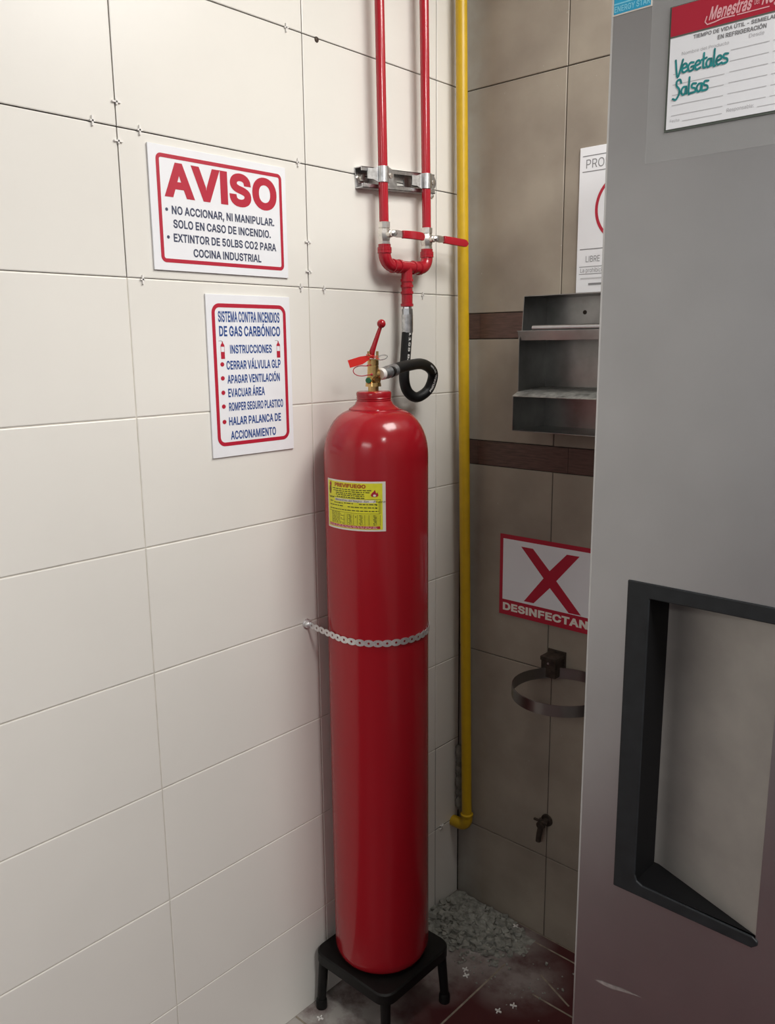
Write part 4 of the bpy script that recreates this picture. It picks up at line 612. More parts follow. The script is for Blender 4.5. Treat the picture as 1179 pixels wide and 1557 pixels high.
# seal tag and its cable
sl = MB().prism([hd(-0.0495, 0.014, 1.4665), hd(-0.0450, 0.014, 1.4520), hd(-0.0200, 0.014, 1.4590), hd(-0.0100, 0.014, 1.4655), hd(-0.0065, 0.014, 1.4680), hd(-0.0070, 0.014, 1.4750), hd(-0.0140, 0.014, 1.4752), hd(-0.0260, 0.014, 1.4735)], qv * 0.0012)
lp = [hd(-0.010, 0.0150, 1.4730), hd(-0.013, 0.016, 1.4775), hd(-0.009, 0.0165, 1.4785), hd(0.002, 0.015, 1.4720), hd(0.010, 0.0140, 1.4690), hd(0.013, 0.010, 1.4680)]
sl.tube(lp, 0.0008, 8).tube([hd(-0.010, 0.0155, 1.471), hd(0.0, 0.016, 1.4755), hd(0.010, 0.0145, 1.4730)], 0.0008, 8)
o = sl.build('seal_tag', M['sealred'], ext, loc=ext.location); o['label'] = 'bright red plastic seal tag'
cb = []
for t in range(25):
    a = math.radians(70 + (285 - 70) * t / 24); cb.append(hd(-0.0225 + 0.0165 * math.cos(a) + (0.008 if t in (0,) else 0), 0.0125, 1.4460 + 0.0100 * math.sin(a)))
cb = [hd(-0.004, 0.0118, 1.4575), hd(-0.012, 0.0128, 1.4568)] + cb + [hd(-0.010, 0.0128, 1.4380), hd(-0.004, 0.0122, 1.4384)]
MB().tube(cb, 0.0009, 8).sphere(hd(-0.003, 0.0122, 1.4388), 0.0025, 10, 8).build('seal_cable', M['signred'], ext, loc=ext.location)
# black discharge hose
hose = thing('discharge_hose', 'black rubber hose curling in one loop from cylinder valve up to red pipe', 'hose', (0.034, -0.241, 1.53))
def crom(P, n=10):
    P = [Vector(p) for p in P]; P = [P[0] * 2 - P[1]] + P + [P[-1] * 2 - P[-2]]; out = []
    for i in range(1, len(P) - 2):
        a, b, c, d = P[i - 1:i + 3]
        for k in range(n):
            t = k / n; out.append(0.5 * ((2 * b) + (c - a) * t + (2 * a - 5 * b + 4 * c - d) * t * t + (3 * b - a - 3 * c + d) * t ** 3))
    out.append(P[-2]); return out
hs = hd(0.0142, 0.0, 1.4385)
HP = [(0.1300, -0.4040, 1.4420), (0.118, -0.3738, 1.4472), (0.105, -0.3178, 1.4529), (0.085, -0.2522, 1.4539), (0.070, -0.2036, 1.4418), (0.060, -0.1831, 1.4236), (0.050, -0.1886, 1.3942), (0.043, -0.2195, 1.3793), (0.037, -0.2440, 1.3935), (0.034, -0.2518, 1.4241), (0.034, -0.2466, 1.4726), (0.034, -0.2406, 1.5270)]
HC = crom(HP, 12)
MB().tube(HC, 0.0116, 20).build('hose_tube', M['rubber'], hose, loc=hose.location)
dd = (HC[6] - Vector(hs)).normalized()
o = MB().prof(hs, dd, [(0.0, 0.0), (0, 0.0095), (0.004, 0.0118), (0.0075, 0.0118), (0.0077, 0.0)], 20).build('washer', M['whiteplastic'], hose, loc=hose.location); o['label'] = 'white washer at the valve outlet'
MB().prof(Vector(hs) + dd * 0.0077, dd, [(0, 0.0122), (0.012, 0.0125), (0.0125, 0.0118), (0.014, 0.0118), (0.0145, 0.0128), (0.044, 0.0128), (0.0445, 0.0116)], 20).build('fitting', M['fitgrey'], hose, loc=hose.location)
fit = MB().prof((0.034, -0.2402, 1.521), (0, 0, 1), [(0, 0.0116), (0.0005, 0.0125), (0.0385, 0.0127), (0.039, 0.0105)], 22)
fit.prof((0.034, -0.2402, 1.5595), (0, 0, 1), [(0, 0.0122), (0.0125, 0.0122), (0.0130, 0.0100), (0.0175, 0.0095)], 6)
fit.build('fitting', M['zinc'], hose, loc=hose.location)
# print on the hose follows its side
def on_hose(name, txt, i0, i1, ang, cap):
    """letters run along the hose path between path samples i0 and i1, at angle ang around it"""
    vs, fs = text2d(txt, 0, 1, -0.5 * cap, cap, 'B'); mb2 = MB(); pts = HC[min(i0, i1):max(i0, i1) + 1]
    if i0 > i1: pts = pts[::-1]
    out = []
    camd = Vector((0.66, -0.72, 0.05)).normalized()
    for u, v in vs:
        x = min(max(u, 0), 0.9999) * (len(pts) - 1); k = int(x); p = pts[k].lerp(pts[k + 1], x - k)
        tn = (pts[min(k + 1, len(pts) - 1)] - pts[max(k - 1, 0)]).normalized()
        side = tn.cross(camd).normalized(); fr = side.cross(tn).normalized()
        if fr.dot(camd) < 0: fr = -fr
        sd = fr.cross(tn)
        a = ang + v / 0.0116
        out.append(p + (fr * math.cos(a) + sd * math.sin(a)) * 0.01185)
    mb2.add(out, fs); o = Flat().fin(name, M['hosewhite'], hose, mb2, None, None); return o
on_hose('lettering', '1155 BAR', 131, 113, 0.62, 0.0050)
on_hose('lettering', 'PNEUHOSE', 73, 54, -0.50, 0.0050)
on_hose('lettering', 'SAE 100', 51, 41, -0.35, 0.0040)
# ================================================================== STAND
st = thing('cylinder_stand', 'low black metal stool on dusty floor carrying the red cylinder', 'stand', (0.1225, -0.4395, 0))
def rrect(cx, cy, h, r, n=6):
    out = []
    for sx, sy, s0 in ((1, 1, 0), (-1, 1, 1), (-1, -1, 2), (1, -1, 3)):
        for i in range(n + 1):
            a = (s0 + i / n) * PI / 2; out.append((cx + sx * (h - r) + r * math.cos(a), cy + sy * (h - r) + r * math.sin(a)))
    return out
cx, cy = 0.1225, -0.4395
a = rrect(cx, cy, 0.110, 0.028); b = rrect(cx, cy, 0.113, 0.030); n = len(a)
fr = MB(); lv = [[(x, y, 0.1515) for x, y in a], [(x, y, 0.148) for x, y in b], [(x, y, 0.126) for x, y in b], [(x, y, 0.126) for x, y in rrect(cx, cy, 0.106, 0.026)], [(x, y, 0.140) for x, y in rrect(cx, cy, 0.106, 0.026)]]
fr.add(sum(lv, []), [tuple(range(n)), tuple(4 * n + i for i in range(n - 1, -1, -1))] + [(k * n + i, k * n + (i + 1) % n, (k + 1) * n + (i + 1) % n, (k + 1) * n + i) for k in range(4) for i in range(n)])
fr.build('seat_frame', M['blackmetal'], st, loc=st.location)
for sx in (-1, 1):
    for sy in (-1, 1):
        tx, ty = cx + sx * 0.094, cy + sy * 0.094; bx, by = cx + sx * 0.1005, cy + sy * 0.1005
        lg = MB().tube([(tx, ty, 0.139), (bx, by, 0.022)], [0.0115, 0.0100], 16).build('leg', M['blackmetal'], st, loc=st.location)
        MB().prof((bx, by, 0), (0, 0, 1), [(0, 0.0128), (0.018, 0.0128), (0.023, 0.0110), (0.0232, 0)], 16).build('foot_cap', M['blackmetal'], lg, loc=st.location)

# ================================================================== STRAP
sp = thing('perforated_strap', 'galvanised perforated metal strap looped around the red cylinder', 'strap', (0.0, -0.532, 0.919))
RS = 0.1068
pA = Vector((0.010, -0.532)); pB = Vector((0.003, -0.345))
# plan path: wall bolt -> tangent -> round the front -> back to wall
def tang(P, sgn):
    d = Vector((EC.x, EC.y)) - P; L = d.length; a = math.atan2(-d.y, -d.x); b = math.acos(RS / L); return a + sgn * b
aA = tang(pA, 1); aB = tang(pB, -1)
while aA > aB: aA -= 2 * PI
path = [pA.lerp(Vector((EC.x + RS * math.cos(aA), EC.y + RS * math.sin(aA))), t / 6) for t in range(6)]
path += [Vector((EC.x + RS * math.cos(aA + (aB - aA) * t / 160), EC.y + RS * math.sin(aA + (aB - aA) * t / 160))) for t in range(161)]
path += [Vector((EC.x + RS * math.cos(aB), EC.y + RS * math.sin(aB))).lerp(pB, t / 6) for t in range(1, 7)]
cum = [0]
for p, q in zip(path[:-1], path[1:]): cum.append(cum[-1] + (q - p).length)
def at(s):
    s = min(max(s, 0), cum[-1] - 1e-6)
    import bisect
    k = bisect.bisect_right(cum, s) - 1; t = (s - cum[k]) / (cum[k + 1] - cum[k]); p = path[k].lerp(path[k + 1], t); d = (path[k + 1] - path[k]).normalized()
    return p, Vector((d.y, -d.x))
PITCH = 0.0182; nper = int(cum[-1] / PITCH); PITCH = cum[-1] / nper
ms = MB()
def sp_pt(s, h, lift):
    p, nn = at(s); c = Vector((EC.x, EC.y)); out = (p - c).normalized()
    if nn.dot(out) < 0: nn = -nn
    sag = 0.0035 * math.sin(PI * s / cum[-1]) - 0.004 * (s / cum[-1])
    return (p.x + nn.x * lift, p.y + nn.y * lift, 0.919 + h - sag)
for k in range(nper):
    s0 = (k + 0.5) * PITCH; N = 24; vs = []
    for lift in (0.0, 0.0011):
        for i in range(N):
            a = 2 * PI * i / N; vs.append(sp_pt(s0 + 0.0025 * math.cos(a), 0.0025 * math.sin(a), lift))
        for i in range(N):
            a = 2 * PI * i / N; c_, s_ = math.cos(a), math.sin(a)
            # scalloped outer edge: round boss, narrow waist between bosses
            x = PITCH / 2 * max(-1, min(1, c_ * 1.45)); hw = 0.0071 - 0.0030 * abs(2 * x / PITCH) ** 2.5
            h = hw * max(-1, min(1, s_ * 1.45))
            vs.append(sp_pt(s0 + x, h, lift))
    L = 2 * N; fs = []
    for i in range(N):
        j = (i + 1) % N
        fs += [(L + i, L + j, L + N + j, L + N + i), (i, N + i, N + j, j), (i, j, L + j, L + i), (N + i, L + N + i, L + N + j, N + j)]
    ms.add(vs, fs)
ms.build('strap_band', M['strapzinc'], sp, smooth=30, loc=sp.location)
o = MB().prof((0, -0.532, 0.919), (1, 0, 0), [(0.0003, 0.0), (0.0003, 0.0112), (0.0020, 0.0108), (0.0022, 0.0088), (0.0085, 0.0085), (0.0110, 0.0070), (0.0125, 0.0045), (0.0128, 0)], 12)
o.build('wall_bolt', M['strapzinc'], sp, loc=sp.location)
MB().prof((0, -0.345, 0.915), (1, 0, 0), [(0.0003, 0.0), (0.0003, 0.0098), (0.0018, 0.0098), (0.002, 0.0062), (0.007, 0.0060), (0.0072, 0)], 6).build('wall_bolt', M['nickel'], sp, loc=sp.location)

# ================================================================== RED PIPEWORK
PX = 0.034
pipe = thing('red_gas_pipework', 'twin red pipes with two levered valves joining above the black hose', 'pipework', (PX, -0.241, 1.66))
def py(side, z):
    return (-0.3118 - 0.0172 * (z - 1.70)) if side == 'l' else (-0.1728 - 0.0172 * (z - 1.70))
for sd in ('l', 'r'):
    MB().tube([(PX, py(sd, 1.742), 1.742), (PX, py(sd, 2.0), 2.0), (PX, py(sd, ZC - 0.001), ZC - 0.001)], 0.0099, 20).build('pipe', M['pipered'], pipe, loc=pipe.location)
ZH = 1.6600
def fitting_path(pts, r, collars):
    m_ = MB().tube(pts, r, 24)
    for base, ax in collars:
        m_.prof(base, ax, [(-0.0035, r), (-0.0028, r + 0.0018), (0.0028, r + 0.0018), (0.0035, r)], 20)
    return m_
def elbow(y, sgn, name='elbow'):
    """bend from vertical at y to horizontal heading sgn along y"""
    rb = 0.024; pts = [(PX, y, 1.702), (PX, y, ZH + rb)]
    for i in range(1, 11):
        a = PI / 2 * i / 10; pts.append((PX, y + sgn * rb * (1 - math.cos(a)), ZH + rb - rb * math.sin(a)))
    pts.append((PX, y + sgn * (rb + 0.007), ZH))
    return fitting_path(pts, 0.0131, [((PX, y, ZH + rb + 0.003), (0, 0, 1)), ((PX, y + sgn * (rb + 0.002), ZH), (0, 1, 0)), ((PX, y, 1.693), (0, 0, 1))]).build(name, M['pipered'], pipe, loc=pipe.location)
elbow(py('l', 1.70), 1); elbow(py('r', 1.70), -1)
tee = MB().tube([(PX, -0.281, ZH), (PX, -0.204, ZH)], 0.0125, 20).tube([(PX, -0.241, ZH), (PX, -0.2405, 1.577)], 0.0122, 20)
for y in (-0.266, -0.219): tee.prof((PX, y, ZH), (0, 1, 0), [(-0.004, 0.0125), (-0.003, 0.0147), (0.003, 0.0147), (0.004, 0.0125)], 20)
for z in (1.632, 1.620, 1.606, 1.580): tee.prof((PX, -0.2407, z), (0, 0, 1), [(-0.0035, 0.0122), (-0.0028, 0.0140), (0.0028, 0.0140), (0.0035, 0.0122)], 20)
tee.build('tee', M['pipered'], pipe, loc=pipe.location)
for sd, tz in (('l', 0.0), ('r', 0.0005)):
    y = py(sd, 1.72); zc = 1.7215 + tz
    b_ = MB().prof((PX, y, zc), (0, 0, 1), [(-0.026, 0.0118), (-0.0255, 0.0125), (-0.0145, 0.0125), (-0.0140, 0.0112), (-0.011, 0.0120), (-0.005, 0.0142), (0.005, 0.0142), (0.011, 0.0120), (0.0125, 0.0112), (0.0130, 0.0128), (0.0245, 0.0128), (0.025, 0.0118)], 8)
    b_.prof((PX + 0.011, y, zc), (1, 0, 0), [(0, 0.0075), (0.009, 0.0072), (0.010, 0.0058), (0.0150, 0.0055), (0.0152, 0.0)], 14)
    bo = b_.build('ball_valve', M['nickel'], pipe, loc=pipe.location, smooth=30); bo['label'] = 'nickel ball valve body'
    hx = PX + 0.0262; y0 = y + 0.004
    hl = MB().prism([(hx, y - 0.009, zc - 0.006), (hx, y - 0.009, zc + 0.006), (hx, y + 0.009, zc + 0.0075), (hx, y + 0.030, zc + 0.0062), (hx, y + 0.030, zc - 0.0062), (hx, y + 0.009, zc - 0.0075)], (0.0022, 0, 0))
    ho = hl.build('handle', M['nickel'], bo, loc=pipe.location, bevel=0.0004)
    MB().prof((hx, y, zc), (1, 0, 0), [(0.0, 0.0058), (0.0058, 0.0058), (0.0065, 0.0045), (0.0066, 0)], 6).build('nut', M['zinc'], bo, loc=pipe.location)
    end = 0.096 if sd == 'l' else 0.107; dz = 0.0 if sd == 'l' else -0.0030
    m_ = MB(); N = 14; prof_ = []
    for i in range(N + 1):
        t = i / N; yy = y + 0.0265 + (end - 0.0265) * t; bow = 0.006 * math.sin(PI * t) if sd == 'l' else 0.004 * t
        h = 0.0080 + 0.0004 * t
        if t > 0.86: h *= math.sqrt(max(0.05, 1 - ((t - 0.86) / 0.14) ** 2))
        prof_.append((yy, zc + dz * t, h, bow))
    vs = []
    for yy, zz, h, bow in prof_:
        x0 = hx - 0.0022 + bow; x1 = hx + 0.0048 + bow
        vs += [(x0, yy, zz - h), (x1, yy, zz - h), (x1 + 0.0006, yy, zz), (x1, yy, zz + h), (x0, yy, zz + h)]
    fs = [tuple(range(4, -1, -1)), tuple(N * 5 + i for i in range(5))] + [(i * 5 + k, i * 5 + (k + 1) % 5, (i + 1) * 5 + (k + 1) % 5, (i + 1) * 5 + k) for i in range(N) for k in range(5)]
    g = m_.add(vs, fs).build('handle_grip', M['pipered'], bo, loc=pipe.location, bevel=0.0012); g['label'] = 'red plastic handle grip'

# strut channel bracket with two clamps
br = thing('pipe_bracket', 'zinc strut channel screwed to the wall with clamps holding two red pipes', 'bracket', (0.0, -0.246, 1.838))
ang = math.radians(3.4)
def rotb(v):
    y, z = v[1] + 0.246, v[2] - 1.838
    return (v[0], -0.246 + y * math.cos(ang) - z * math.sin(ang), 1.838 + y * math.sin(ang) + z * math.cos(ang))
ch = MB(); y0, y1 = -0.3635, -0.129; zb, zt = 1.838 - 0.0205, 1.838 + 0.0205
# floor of channel with slots, two side walls and two in-turned lips
slots = [(-0.349, -0.325), (-0.285, -0.262), (-0.236, -0.213), (-0.187, -0.164)]
edges = [y0] + [e for s_ in slots for e in s_] + [y1]
for k in range(0, len(edges), 2): ch.box((0.0003, edges[k], zb), (0.0028, edges[k + 1], zt))
for a, b in slots:
    ch.box((0.0003, a, zb), (0.0028, b, 1.838 - 0.0065)); ch.box((0.0003, a, 1.838 + 0.0065), (0.0028, b, zt))
ch.box((0.0003, y0, zb), (0.0210, y1, zb + 0.0022)); ch.box((0.0003, y0, zt - 0.0022), (0.0210, y1, zt))
ch.box((0.0185, y0, zb), (0.0210, y1, zb + 0.0085)); ch.box((0.0185, y0, zt - 0.0085), (0.0210, y1, zt))
ch.xform(rotb).build('channel', M['zinc'], br, loc=br.location, bevel=0.0006, smooth=0)
MB().prof(rotb((0.0028, -0.351, 1.838)), (1, 0, 0), [(0, 0.0115), (0.0016, 0.0115), (0.0018, 0.0080), (0.0085, 0.0075), (0.009, 0.0)], 6).build('anchor_bolt', M['nickel'], br, loc=br.location)
for sd in ('l', 'r'):
    zc = 1.8395 if sd == 'l' else 1.8435; y = py(sd, zc); c = MB(); hw = 0.0155
    # band over the pipe
    N = 16; vs = []
    for z in (zc - hw, zc + hw):
        for r in (0.0101, 0.0118):
            for i in range(N + 1):
                a = -PI / 2 + PI * i / N; vs.append((PX + r * math.cos(a), y + r * math.sin(a), z))
    K = N + 1; fs = []
    for i in range(N):
        fs += [(K + i, K + i + 1, 3 * K + i + 1, 3 * K + i), (i, 2 * K + i, 2 * K + i + 1, i + 1), (i, i + 1, K + i + 1, K + i), (2 * K + i, 3 * K + i, 3 * K + i + 1, 2 * K + i + 1)]
    c.add(vs, fs)
    # left foot hooking into the channel, narrow waist then hook
    c.box((0.0300, y - 0.0118, zc - hw), (PX, y - 0.0101, zc + hw))
    c.prism([(0.0290, y - 0.0105, zc - hw), (0.0290, y - 0.0105, zc + hw), (0.0250, y - 0.022, zc + 0.0105), (0.0215, y - 0.034, zc + 0.0105), (0.0215, y - 0.034, zc - 0.0105), (0.0250, y - 0.022, zc - 0.0105)], (0.0018, 0, 0))
    # right ear, rounded
    ear = [(0.0352, y + 0.0100, zc - hw), (0.0352, y + 0.0100, zc + hw)]
    for i in range(13):
        a = PI / 2 - PI * i / 12; ear.append((0.0352, y + 0.0150 + hw * math.cos(a), zc + hw * math.sin(a)))
    c.prism(ear, (0.0020, 0, 0))
    co = c.build('pipe_clamp', M['zinc'], br, loc=br.location, smooth=35)
    MB().prof((0.0373, y + 0.0195, zc), (1, 0, 0), [(0, 0.0058), (0.0018, 0.0052), (0.0024, 0.0030), (0.0026, 0.0)], 16).box((0.0392, y + 0.0150, zc - 0.0008), (0.0402, y + 0.0240, zc + 0.0008)).build('screw', M['nickel'], co, loc=br.location)
    MB().box((0.0215, y + 0.0140, zc - 0.0080), (0.0350, y + 0.0225, zc + 0.0080)).build('clamp_nut', M['zinc'], co, loc=br.location, bevel=0.0005)

# ================================================================== YELLOW GAS PIPE
gp = thing('yellow_gas_pipe', 'yellow painted gas pipe running down the corner into the wall', 'pipe', (0.047, -0.022, 0.225))
Bp = Vector((0.0470, -0.0225, 0.250)); Tp = Vector((0.0310, -0.0500, 2.236)); dirp = (Tp - Bp).normalized()
Top = Bp + dirp * ((ZC - 0.001 - Bp.z) / dirp.z)
MB().tube([Bp, Bp.lerp(Top, 0.5), Top], 0.0131, 24).build('pipe', M['yellow'], gp, loc=gp.location)
el = [(0.0470, -0.0225, 0.262), (0.0470, -0.0225, 0.252)]
for i in range(1, 11):
    a = PI / 2 * i / 10; el.append((0.0470 - 0.024 * (1 - math.cos(a)), -0.0225, 0.250 - 0.024 * math.sin(a)))
el += [(0.012, -0.0225, 0.226)]
MB().tube(el, 0.0152, 22).prof((0.0470, -0.0225, 0.262), (0, 0, 1), [(-0.006, 0.0152), (-0.004, 0.0168), (0.002, 0.0168), (0.004, 0.0132)], 22).build('elbow', M['yellow'], gp, loc=gp.location)
MB().prof((0.0005, -0.0225, 0.226), (1, 0, 0), [(0, 0.0125), (0.0, 0.0150), (0.012, 0.0150), (0.0135, 0.0150)], 22).build('wall_stub', M['yellow'], gp, loc=gp.location)

# ================================================================== WALL SIGNS (cream wall)
def board(name, label, y0, z0, y1, z1, th=0.003):
    t = thing(name, label, 'sign', (0.0006, (y0 + y1) / 2, (z0 + z1) / 2))
    MB().box((0.0006, y0, z0), (0.0006 + th, y1, z1)).build('board', M['white_pvc'], t, loc=t.location, bevel=0.0005, smooth=0)
    return t
O0 = (0.0036, 0, 0)
av = board('notice_sign', 'white notice sign headed AVISO in big red letters, inside a red border', -0.8490, 1.6235, -0.5540, 1.8235)
Flat().rring(-0.8350, 1.6365, -0.5645, 1.8105, 0.010, 0.0064).lay('border', M['signred'], av, O0, UL, VL, NL, 0.0003)
Flat().text('AVISO', -0.8215, -0.5775, 1.7428, 0.0560, wt='H').lay('heading', M['signred'], av, O0, UL, VL, NL, 0.0003, 'big red AVISO lettering')
f = Flat()
for txt, a, b, v in (('NO ACCIONAR, NI MANIPULAR.', -0.8093, -0.5856, 1.7157), ('SOLO EN CASO DE INCENDIO.', -0.8077, -0.5951, 1.6937), ('EXTINTOR DE 50LBS CO2 PARA', -0.8084, -0.5827, 1.6710), ('COCINA INDUSTRIAL', -0.7699, -0.6198, 1.6485)):
    f.text(txt, a, b, v, 0.0136, wt='B')
f.disc(-0.8192, 1.7224, 0.0028); f.disc(-0.8190, 1.6779, 0.0028)
f.lay('lettering', M['signnavy'], av, O0, UL, VL, NL, 0.0003, 'dark blue lettering')
si = board('instruction_sign', 'narrow white sign of blue instructions with red bullets, below the AVISO sign', -0.7500, 1.2940, -0.5538, 1.5878)
Flat().rring(-0.7386, 1.3142, -0.5648, 1.5720, 0.0170, 0.0070).lay('border', M['signred'], si, O0, UL, VL, NL, 0.0003)
f = Flat()
for txt, a, b, v, c in (('SISTEMA CONTRA INCENDIOS', -0.7250, -0.5808, 1.5393, 0.0191), ('DE GAS CARBÓNICO', -0.7239, -0.5802, 1.5139, 0.0184), ('INSTRUCCIONES', -0.7014, -0.6024, 1.4829, 0.0155), ('CERRAR VÁLVULA GLP', -0.7111, -0.5818, 1.4541, 0.0159), ('APAGAR VENTILACIÓN', -0.7105, -0.5850, 1.4288, 0.0155), ('EVACUAR ÁREA', -0.7101, -0.6235, 1.4038, 0.0157), ('ROMPER SEGURO PLASTICO', -0.7096, -0.5788, 1.3784, 0.0154), ('HALAR PALANCA DE', -0.7112, -0.5855, 1.3518, 0.0153), ('ACCIONAMIENTO', -0.7087, -0.5995, 1.3252, 0.0158)):
    f.text(txt, a, b, v, c, wt='B')
f.lay('lettering', M['signblue'], si, O0, UL, VL, NL, 0.0003, 'dark blue lettering')
f = Flat()
for u, v in ((-0.7204, 1.4638), (-0.7208, 1.4387), (-0.7211, 1.4126), (-0.7215, 1.3874), (-0.7216, 1.3592)):
    Flat().disc(u, v, 0.0040, ru=0.0044).lay('bullet', M['signred'], si, O0, UL, VL, NL, 0.0003, 'red bullet dot')
for u in (-0.7180, -0.5860):
    g = Flat().rect(u - 0.0043, 1.4736, u + 0.0043, 1.4862).poly([(u - 0.0043, 1.4955), (u + 0.0043, 1.4955), (u + 0.0040, 1.4985), (u + 0.0012, 1.5020), (u + 0.0012, 1.5045), (u - 0.0012, 1.5045), (u - 0.0012, 1.5020), (u - 0.0040, 1.4985)])
    g.rect(u - 0.0043, 1.4862, u - 0.0036, 1.4955).rect(u + 0.0036, 1.4862, u + 0.0043, 1.4955)
    g.lay('extinguisher_mark', M['signred'], si, O0, UL, VL, NL, 0.0003)
    Flat().stroke([(u, 1.5048), (u - 0.003, 1.5062), (u - 0.008, 1.5058)], 0.0008).lay('horn_mark', M['greyink'], si, O0, UL, VL, NL, 0.0003)

# ================================================================== BACK WALL THINGS
ds = thing('disinfectant_sign', 'white sign with big red X and DESINFECTANTE on its red lower strip', 'sign', (0.2705, -0.0006, 0.9385))
sx0, sx1, sz0, sz1 = 0.1262, 0.4250, 0.8375, 1.0405
MB().box((sx0, -0.0030, sz0), (sx1, -0.0006, sz1)).build('board', M['signred'], ds, loc=ds.location, bevel=0.0004, smooth=0)
Ob = (0, -0.0030, 0)
Flat().rect(sx0 + 0.0095, 0.8765, sx1 - 0.0095, 1.0300).lay('panel', M['white_pvc'], ds, Ob, UB, VB, NB, 0.0003)
Flat().add([(0.1872, 1.0168), (0.2205, 1.0166), (0.2675, 0.9700), (0.3120, 1.0172), (0.3448, 1.0176), (0.2862, 0.9490), (0.3537, 0.8790), (0.3215, 0.8785), (0.2695, 0.9290), (0.2261, 0.8829), (0.1982, 0.8823), (0.2515, 0.9495)], [(0, 1, 2, 11), (2, 3, 4, 5), (5, 6, 7, 8), (8, 9, 10, 11), (2, 5, 8, 11)]).lay('cross_mark', M['signred'], ds, Ob, UB, VB, NB, 0.0006, 'big red X')
Flat().text('DESINFECTANTE', 0.1375, 0.4150, 0.8490, 0.0195, wt='H').lay('lettering', M['paper'], ds, Ob, UB, VB, NB, 0.0004, 'white lettering')

ns = thing('no_smoking_sign', 'white prohibition sign with grey rules and red circle, half behind refrigerator', 'sign', (0.42, -0.0006, 1.748))
MB().box((0.3118, -0.0032, 1.6015), (0.5320, -0.0006, 1.8950)).build('board', M['white_pvc'], ns, loc=ns.location, bevel=0.0004, smooth=0)
Oc = (0, -0.0032, 0)
for v, h in ((1.8775, 0.0009), (1.8465, 0.0009), (1.6905, 0.0009), (1.6545, 0.0006), (1.6395, 0.0006)):
    Flat().rect(0.3185, v - h, 0.5250, v + h).lay('rule', M['greyink'], ns, Oc, UB, VB, NB, 0.0003)
Flat().rect(0.3415, 1.6160, 0.40, 1.6205).lay('printed_mark', M['greyink'], ns, Oc, UB, VB, NB, 0.0003)
for a in (('PROHIBIDO', 0.3270, 0.4420, 1.8530, 0.0175), ('LIBRE', 0.3335, 0.3665, 1.6640, 0.0125), ('La prohibición', 0.3215, 0.3830, 1.6430, 0.0085)):
    Flat().text(*a).lay('lettering', M['greyink'], ns, Oc, UB, VB, NB, 0.0003)
f = Flat(); words(f, 0.322, 0.46, 1.6290, 0.0028, 5); f.lay('fine_print', M['paleink'], ns, Oc, UB, VB, NB, 0.0003)
Flat().ring(0.4215, 1.7690, 0.0640, 0.0705).poly([(0.3750, 1.8110, 0.00005), (0.3795, 1.8155, 0.00005), (0.4685, 1.7270, 0.00005), (0.4640, 1.7225, 0.00005)]).lay('prohibition_mark', M['signred'], ns, Oc, UB, VB, NB, 0.0003)

# stepped stainless rack
rk = thing('wall_rack', 'stepped three pocket stainless steel rack on the tan wall beside refrigerator', 'rack', (0.41, 0, 1.45))
x0, x1, T = 0.2388, 0.600, 0.0012
P2 = MB()
P2.box((x0, -0.0018, 1.308), (x1, -0.0006, 1.5945)); P2.build('back_panel', M['shelfsteel'], rk, loc=rk.location, smooth=0)
for x in (x0, x1 - T):
    P = [(x, -0.0018, 1.5945), (x, -0.0930, 1.5945), (x, -0.0990, 1.5222), (x, -0.1095, 1.5050), (x, -0.1100, 1.3850), (x, -0.1290, 1.3830), (x, -0.1290, 1.3100), (x, -0.0018, 1.3100)]
    MB().prism(P, (T, 0, 0)).build('side_panel', M['shelfsteel'], rk, loc=rk.location, smooth=0)
MB().box((x0, -0.0935, 1.5935), (x1, -0.0018, 1.5955)).build('top_panel', M['shelfsteel'], rk, loc=rk.location, bevel=0.0004, smooth=0)
lipm = MB().box((x0 - 0.006, -0.1085, 1.5210), (x1, -0.0018, 1.5224))
lipm.prism([(x0 - 0.004, -0.1070, 1.5212), (x0 - 0.004, -0.1085, 1.5212), (x0 - 0.004, -0.1050, 1.5020), (x0 - 0.004, -0.1035, 1.5020)], (x1 - x0, 0, 0))
lipm.build('shelf', M['shelfsteel'], rk, loc=rk.location, smooth=0)
MB().tube([(x0 + 0.030, -0.1015, 1.5278), (x1 - T, -0.1015, 1.5278)], 0.0055, 14).build('retaining_lip', M['steel'], rk, loc=rk.location)
MB().prism([(x0, -0.0018, 1.4000), (x0, -0.1100, 1.3925), (x0, -0.1305, 1.3845), (x0, -0.1305, 1.3830), (x0, -0.1100, 1.3910), (x0, -0.0018, 1.3985)], (x1 - x0, 0, 0)).build('shelf', M['shelfdust'], rk, loc=rk.location, smooth=0)
MB().box((x0, -0.1300, 1.3085), (x1, -0.0018, 1.3102)).build('shelf', M['shelfsteel'], rk, loc=rk.location, bevel=0.0004, smooth=0)
MB().prof((0.335, -0.0018, 1.5600), (0, -1, 0), [(0, 0.0045), (0.0015, 0.0042), (0.0022, 0.0)], 16).build('screw', M['oldmetal'], rk, loc=rk.location)

